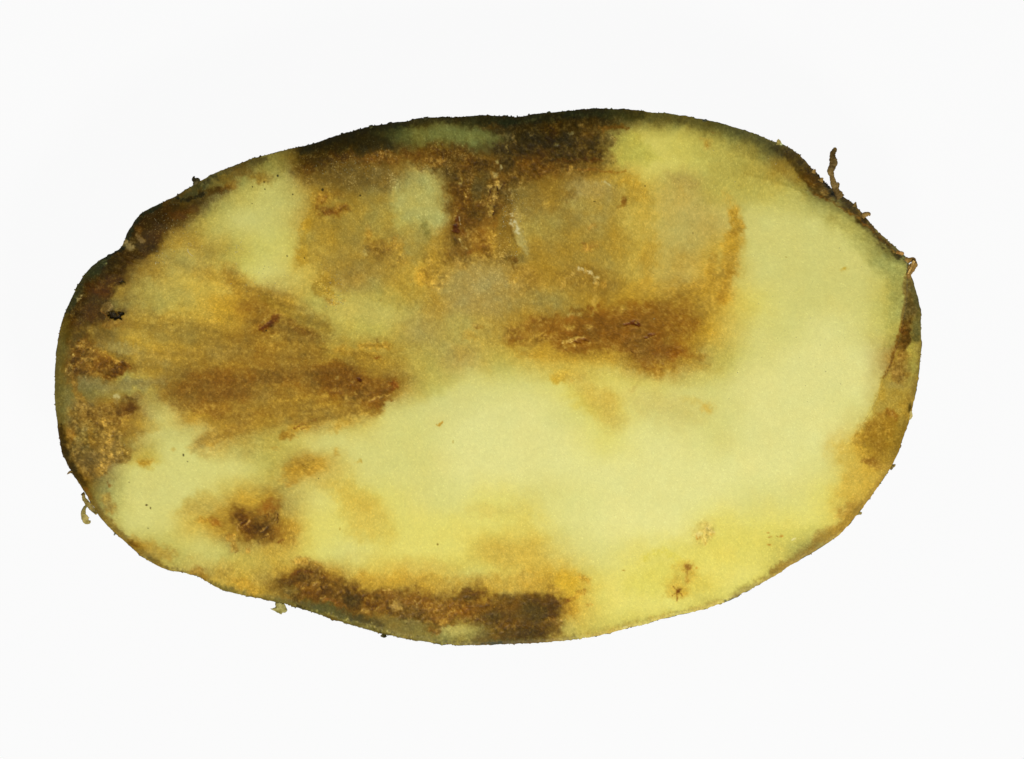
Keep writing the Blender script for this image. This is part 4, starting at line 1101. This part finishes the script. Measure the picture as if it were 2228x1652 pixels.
shred('peel_shred', 'D', [(1880,1290),(1930,1300),(1945,1310)], [24,26,12], [-1,0,0], (160,118,60), 6)
shred('peel_shred', 'I', [(440,925),(412,938),(400,940)], [26,20,6], [-7,-5,-5], (76,60,26), 7)
shred('peel_shred', 'I', [(425,935),(435,975),(460,1015),(500,1060),(530,1100),(548,1130),(565,1110)], [24,34,44,42,38,28,12], [-6,-5,-4,-4,-5,-6,-7], (136,118,62), 8, .5,
      'twisted tan shred of peel clinging to the lower left rim')
shred('peel_shred', 'I', [(462,1040),(435,1080),(425,1120),(435,1165),(455,1200),(478,1212),(497,1195)], [26,42,46,50,48,38,16], [-4,-4,-5,-6,-6,-7,-7], (146,132,74), 9, .5)
shred('peel_shred', 'I', [(325,712),(295,712),(262,738)], [40,24,5], [-8,-7,-6], (112,90,48), 10)
shred('peel_shred', 'I', [(755,1318),(738,1325),(728,1345)], [22,18,8], [-6,-6,-7], (110,112,100), 11)
shred('peel_shred', 'I', [(722,1290),(712,1240)], [14,8], [-4,-2], (170,160,96), 25)
shred('peel_shred', 'A', [(1545,835),(1535,800),(1515,785),(1520,760),(1530,752)], [60,44,30,24,16], [-12,-9,-8,-8,-8], (54,48,24), 12, .7, 'small dark stub of peel on the upper left rim')
shred('peel_shred', 'A', [(1530,790),(1560,780),(1580,800)], [30,30,16], [-9,-9,-10], (58,52,26), 13)
shred('peel_shred', 'D', [(885,378),(880,345),(880,328)], [40,26,5], [-8,-6,-5], (150,136,76), 14)
shred('peel_shred', 'D', [(900,380),(905,360)], [26,10], [-8,-6], (176,184,132), 26)
shred('peel_shred', 'D', [(1180,620),(1190,595),(1192,582)], [34,22,6], [-8,-6,-6], (140,110,56), 15)
shred('peel_shred', 'D', [(1235,690),(1250,668),(1262,660)], [40,24,8], [-6,-4,-4], (140,112,60), 16)
shred('peel_shred', 'D', [(1530,905),(1532,880),(1538,862)], [34,20,6], [-5,-4,-4], (110,88,46), 17)
shred('peel_shred', 'D', [(1590,990),(1620,965),(1650,965),(1655,985)], [40,36,26,14], [-5,-3,-3,-4], (130,102,52), 18)
shred('peel_shred', 'D', [(1845,1240),(1842,1215)], [26,8], [-4,-3], (116,92,48), 19)
shred('peel_shred', 'D', [(235,170),(275,168)], [14,18], [-6,-6], (58,62,52), 20)
shred('peel_shred', 'M', [(845,690),(870,668),(887,655)], [34,24,8], [-6,-5,-5], (130,112,60), 21)
shred('peel_shred', 'M', [(600,1015),(630,1015),(640,1008)], [26,26,14], [-5,-5,-5], (166,148,86), 22)
shred('peel_shred', 'M', [(1000,265),(1002,300),(990,330)], [12,16,10], [-5,-5,-5], (176,160,96), 27)
shred('peel_shred', 'K', [(320,1325),(345,1350),(365,1352)], [50,36,14], [-5,-5,-5], (52,48,22), 23)
shred('peel_shred', 'L', [(1410,1085),(1450,1088),(1465,1090)], [30,26,10], [-4,-4,-4], (170,148,74), 24)
shred('peel_shred', 'C', [(960,128),(985,116),(1000,122)], [16,18,8], [-8,-7,-8], (60,58,30), 28)
shred('peel_shred', 'B', [(1180,268),(1210,250),(1218,244)], [30,20,6], [-9,-8,-8], (40,40,18), 29)
shred('peel_shred', 'B', [(1720,182),(1750,172),(1765,160)], [24,18,5], [-9,-8,-8], (34,34,16), 30)
shred('soil_speck', 'L', [(1672,972),(1705,968)], [18,20], [-4,-4], (58,62,58), 31)

# pale chip of flesh stuck under the lower rim
def chip(name, t, poly, z0, thick, col, seed, label):
    P = np.array(tp(t, poly)); c0 = P.mean(0); K = 96
    P2 = np.vstack([P, P[:1]]); L = np.concatenate([[0], np.cumsum(np.hypot(*np.diff(P2, axis=0).T))])
    u = np.linspace(0, L[-1], K, endpoint=False)
    bx, by = np.interp(u, L, P2[:,0]), np.interp(u, L, P2[:,1])
    j = fbm(u, u*0+seed, 1.5, 3, 800+seed); aa = np.arctan2(by-c0[1], bx-c0[0])
    bx += .35*j*np.cos(aa); by += .35*j*np.sin(aa)
    rings = []; cc = []
    prof = [(1e-3,1),(.3,.98),(.6,.85),(.85,.55),(.97,.2),(1,0),(.95,-.4),(.6,-.9),(1e-3,-1)]
    for sc_, zz in prof:
        x = c0[0]+(bx-c0[0])*sc_; y = c0[1]+(by-c0[1])*sc_
        nz = fbm(x*1.0+50, y, 3.0, 4, 820+seed)
        rings.append(np.stack([wx_(x), wy_(y), (z0+thick*zz+.9*nz*min(sc_*3, 1))*U], -1))
        f_ = sst(P[:,1].min()+3, P[:,1].max(), y)[:,None]
        cc.append(pig(np.clip(np.array(col, float)*(1-.0*f_) + (f_*np.array([-48,-44,-34])) + (nz*30)[:,None], 15, 235)))
    V = np.concatenate(rings); n = len(prof)
    i_ = np.arange(n*K).reshape(n, K); j_ = np.roll(i_, -1, 1)
    Fs = np.stack([i_[:-1], i_[1:], j_[1:], j_[:-1]], -1).reshape(-1, 4)
    o = link(name, V, Fs, M_shred, np.concatenate(cc), root); o['label'] = label; return o
chip('flesh_chip', 'J', [(1238,1008),(1290,1012),(1335,1035),(1342,1060),(1358,1090),(1342,1118),(1305,1122),(1298,1138),(1262,1120),(1225,1100),(1182,1078),(1215,1075),(1242,1060),(1236,1035)],
     -8, 4, (184,172,104), 3, 'pale yellow chip hanging below the lower left rim')

# ------------------------------------------------------------------ glowing white backdrop added under the potato, keeps the ground shadowless
m = bpy.data.materials.new('glow_white'); m.use_nodes = True
b = m.node_tree.nodes['Principled BSDF']
b.inputs['Base Color'].default_value = (.02, .02, .02, 1); b.inputs['Roughness'].default_value = .9
b.inputs['Specular IOR Level'].default_value = 0.0
b.inputs['Emission Color'].default_value = (1, 1, 1, 1); b.inputs['Emission Strength'].default_value = .945
T = 120; zb = ZB-.004
tb = link('glow_backdrop', [(-T,-T,zb),(T,-T,zb),(T,T,zb),(-T,T,zb),(-T,-T,zb-3),(T,-T,zb-3),(T,T,zb-3),(-T,T,zb-3)],
          [(0,1,2,3),(7,6,5,4),(0,4,5,1),(1,5,6,2),(2,6,7,3),(3,7,4,0)], m, None, None, False)
tb['kind'] = 'structure'
tb['label'] = 'plain evenly glowing white surface added under the potato'
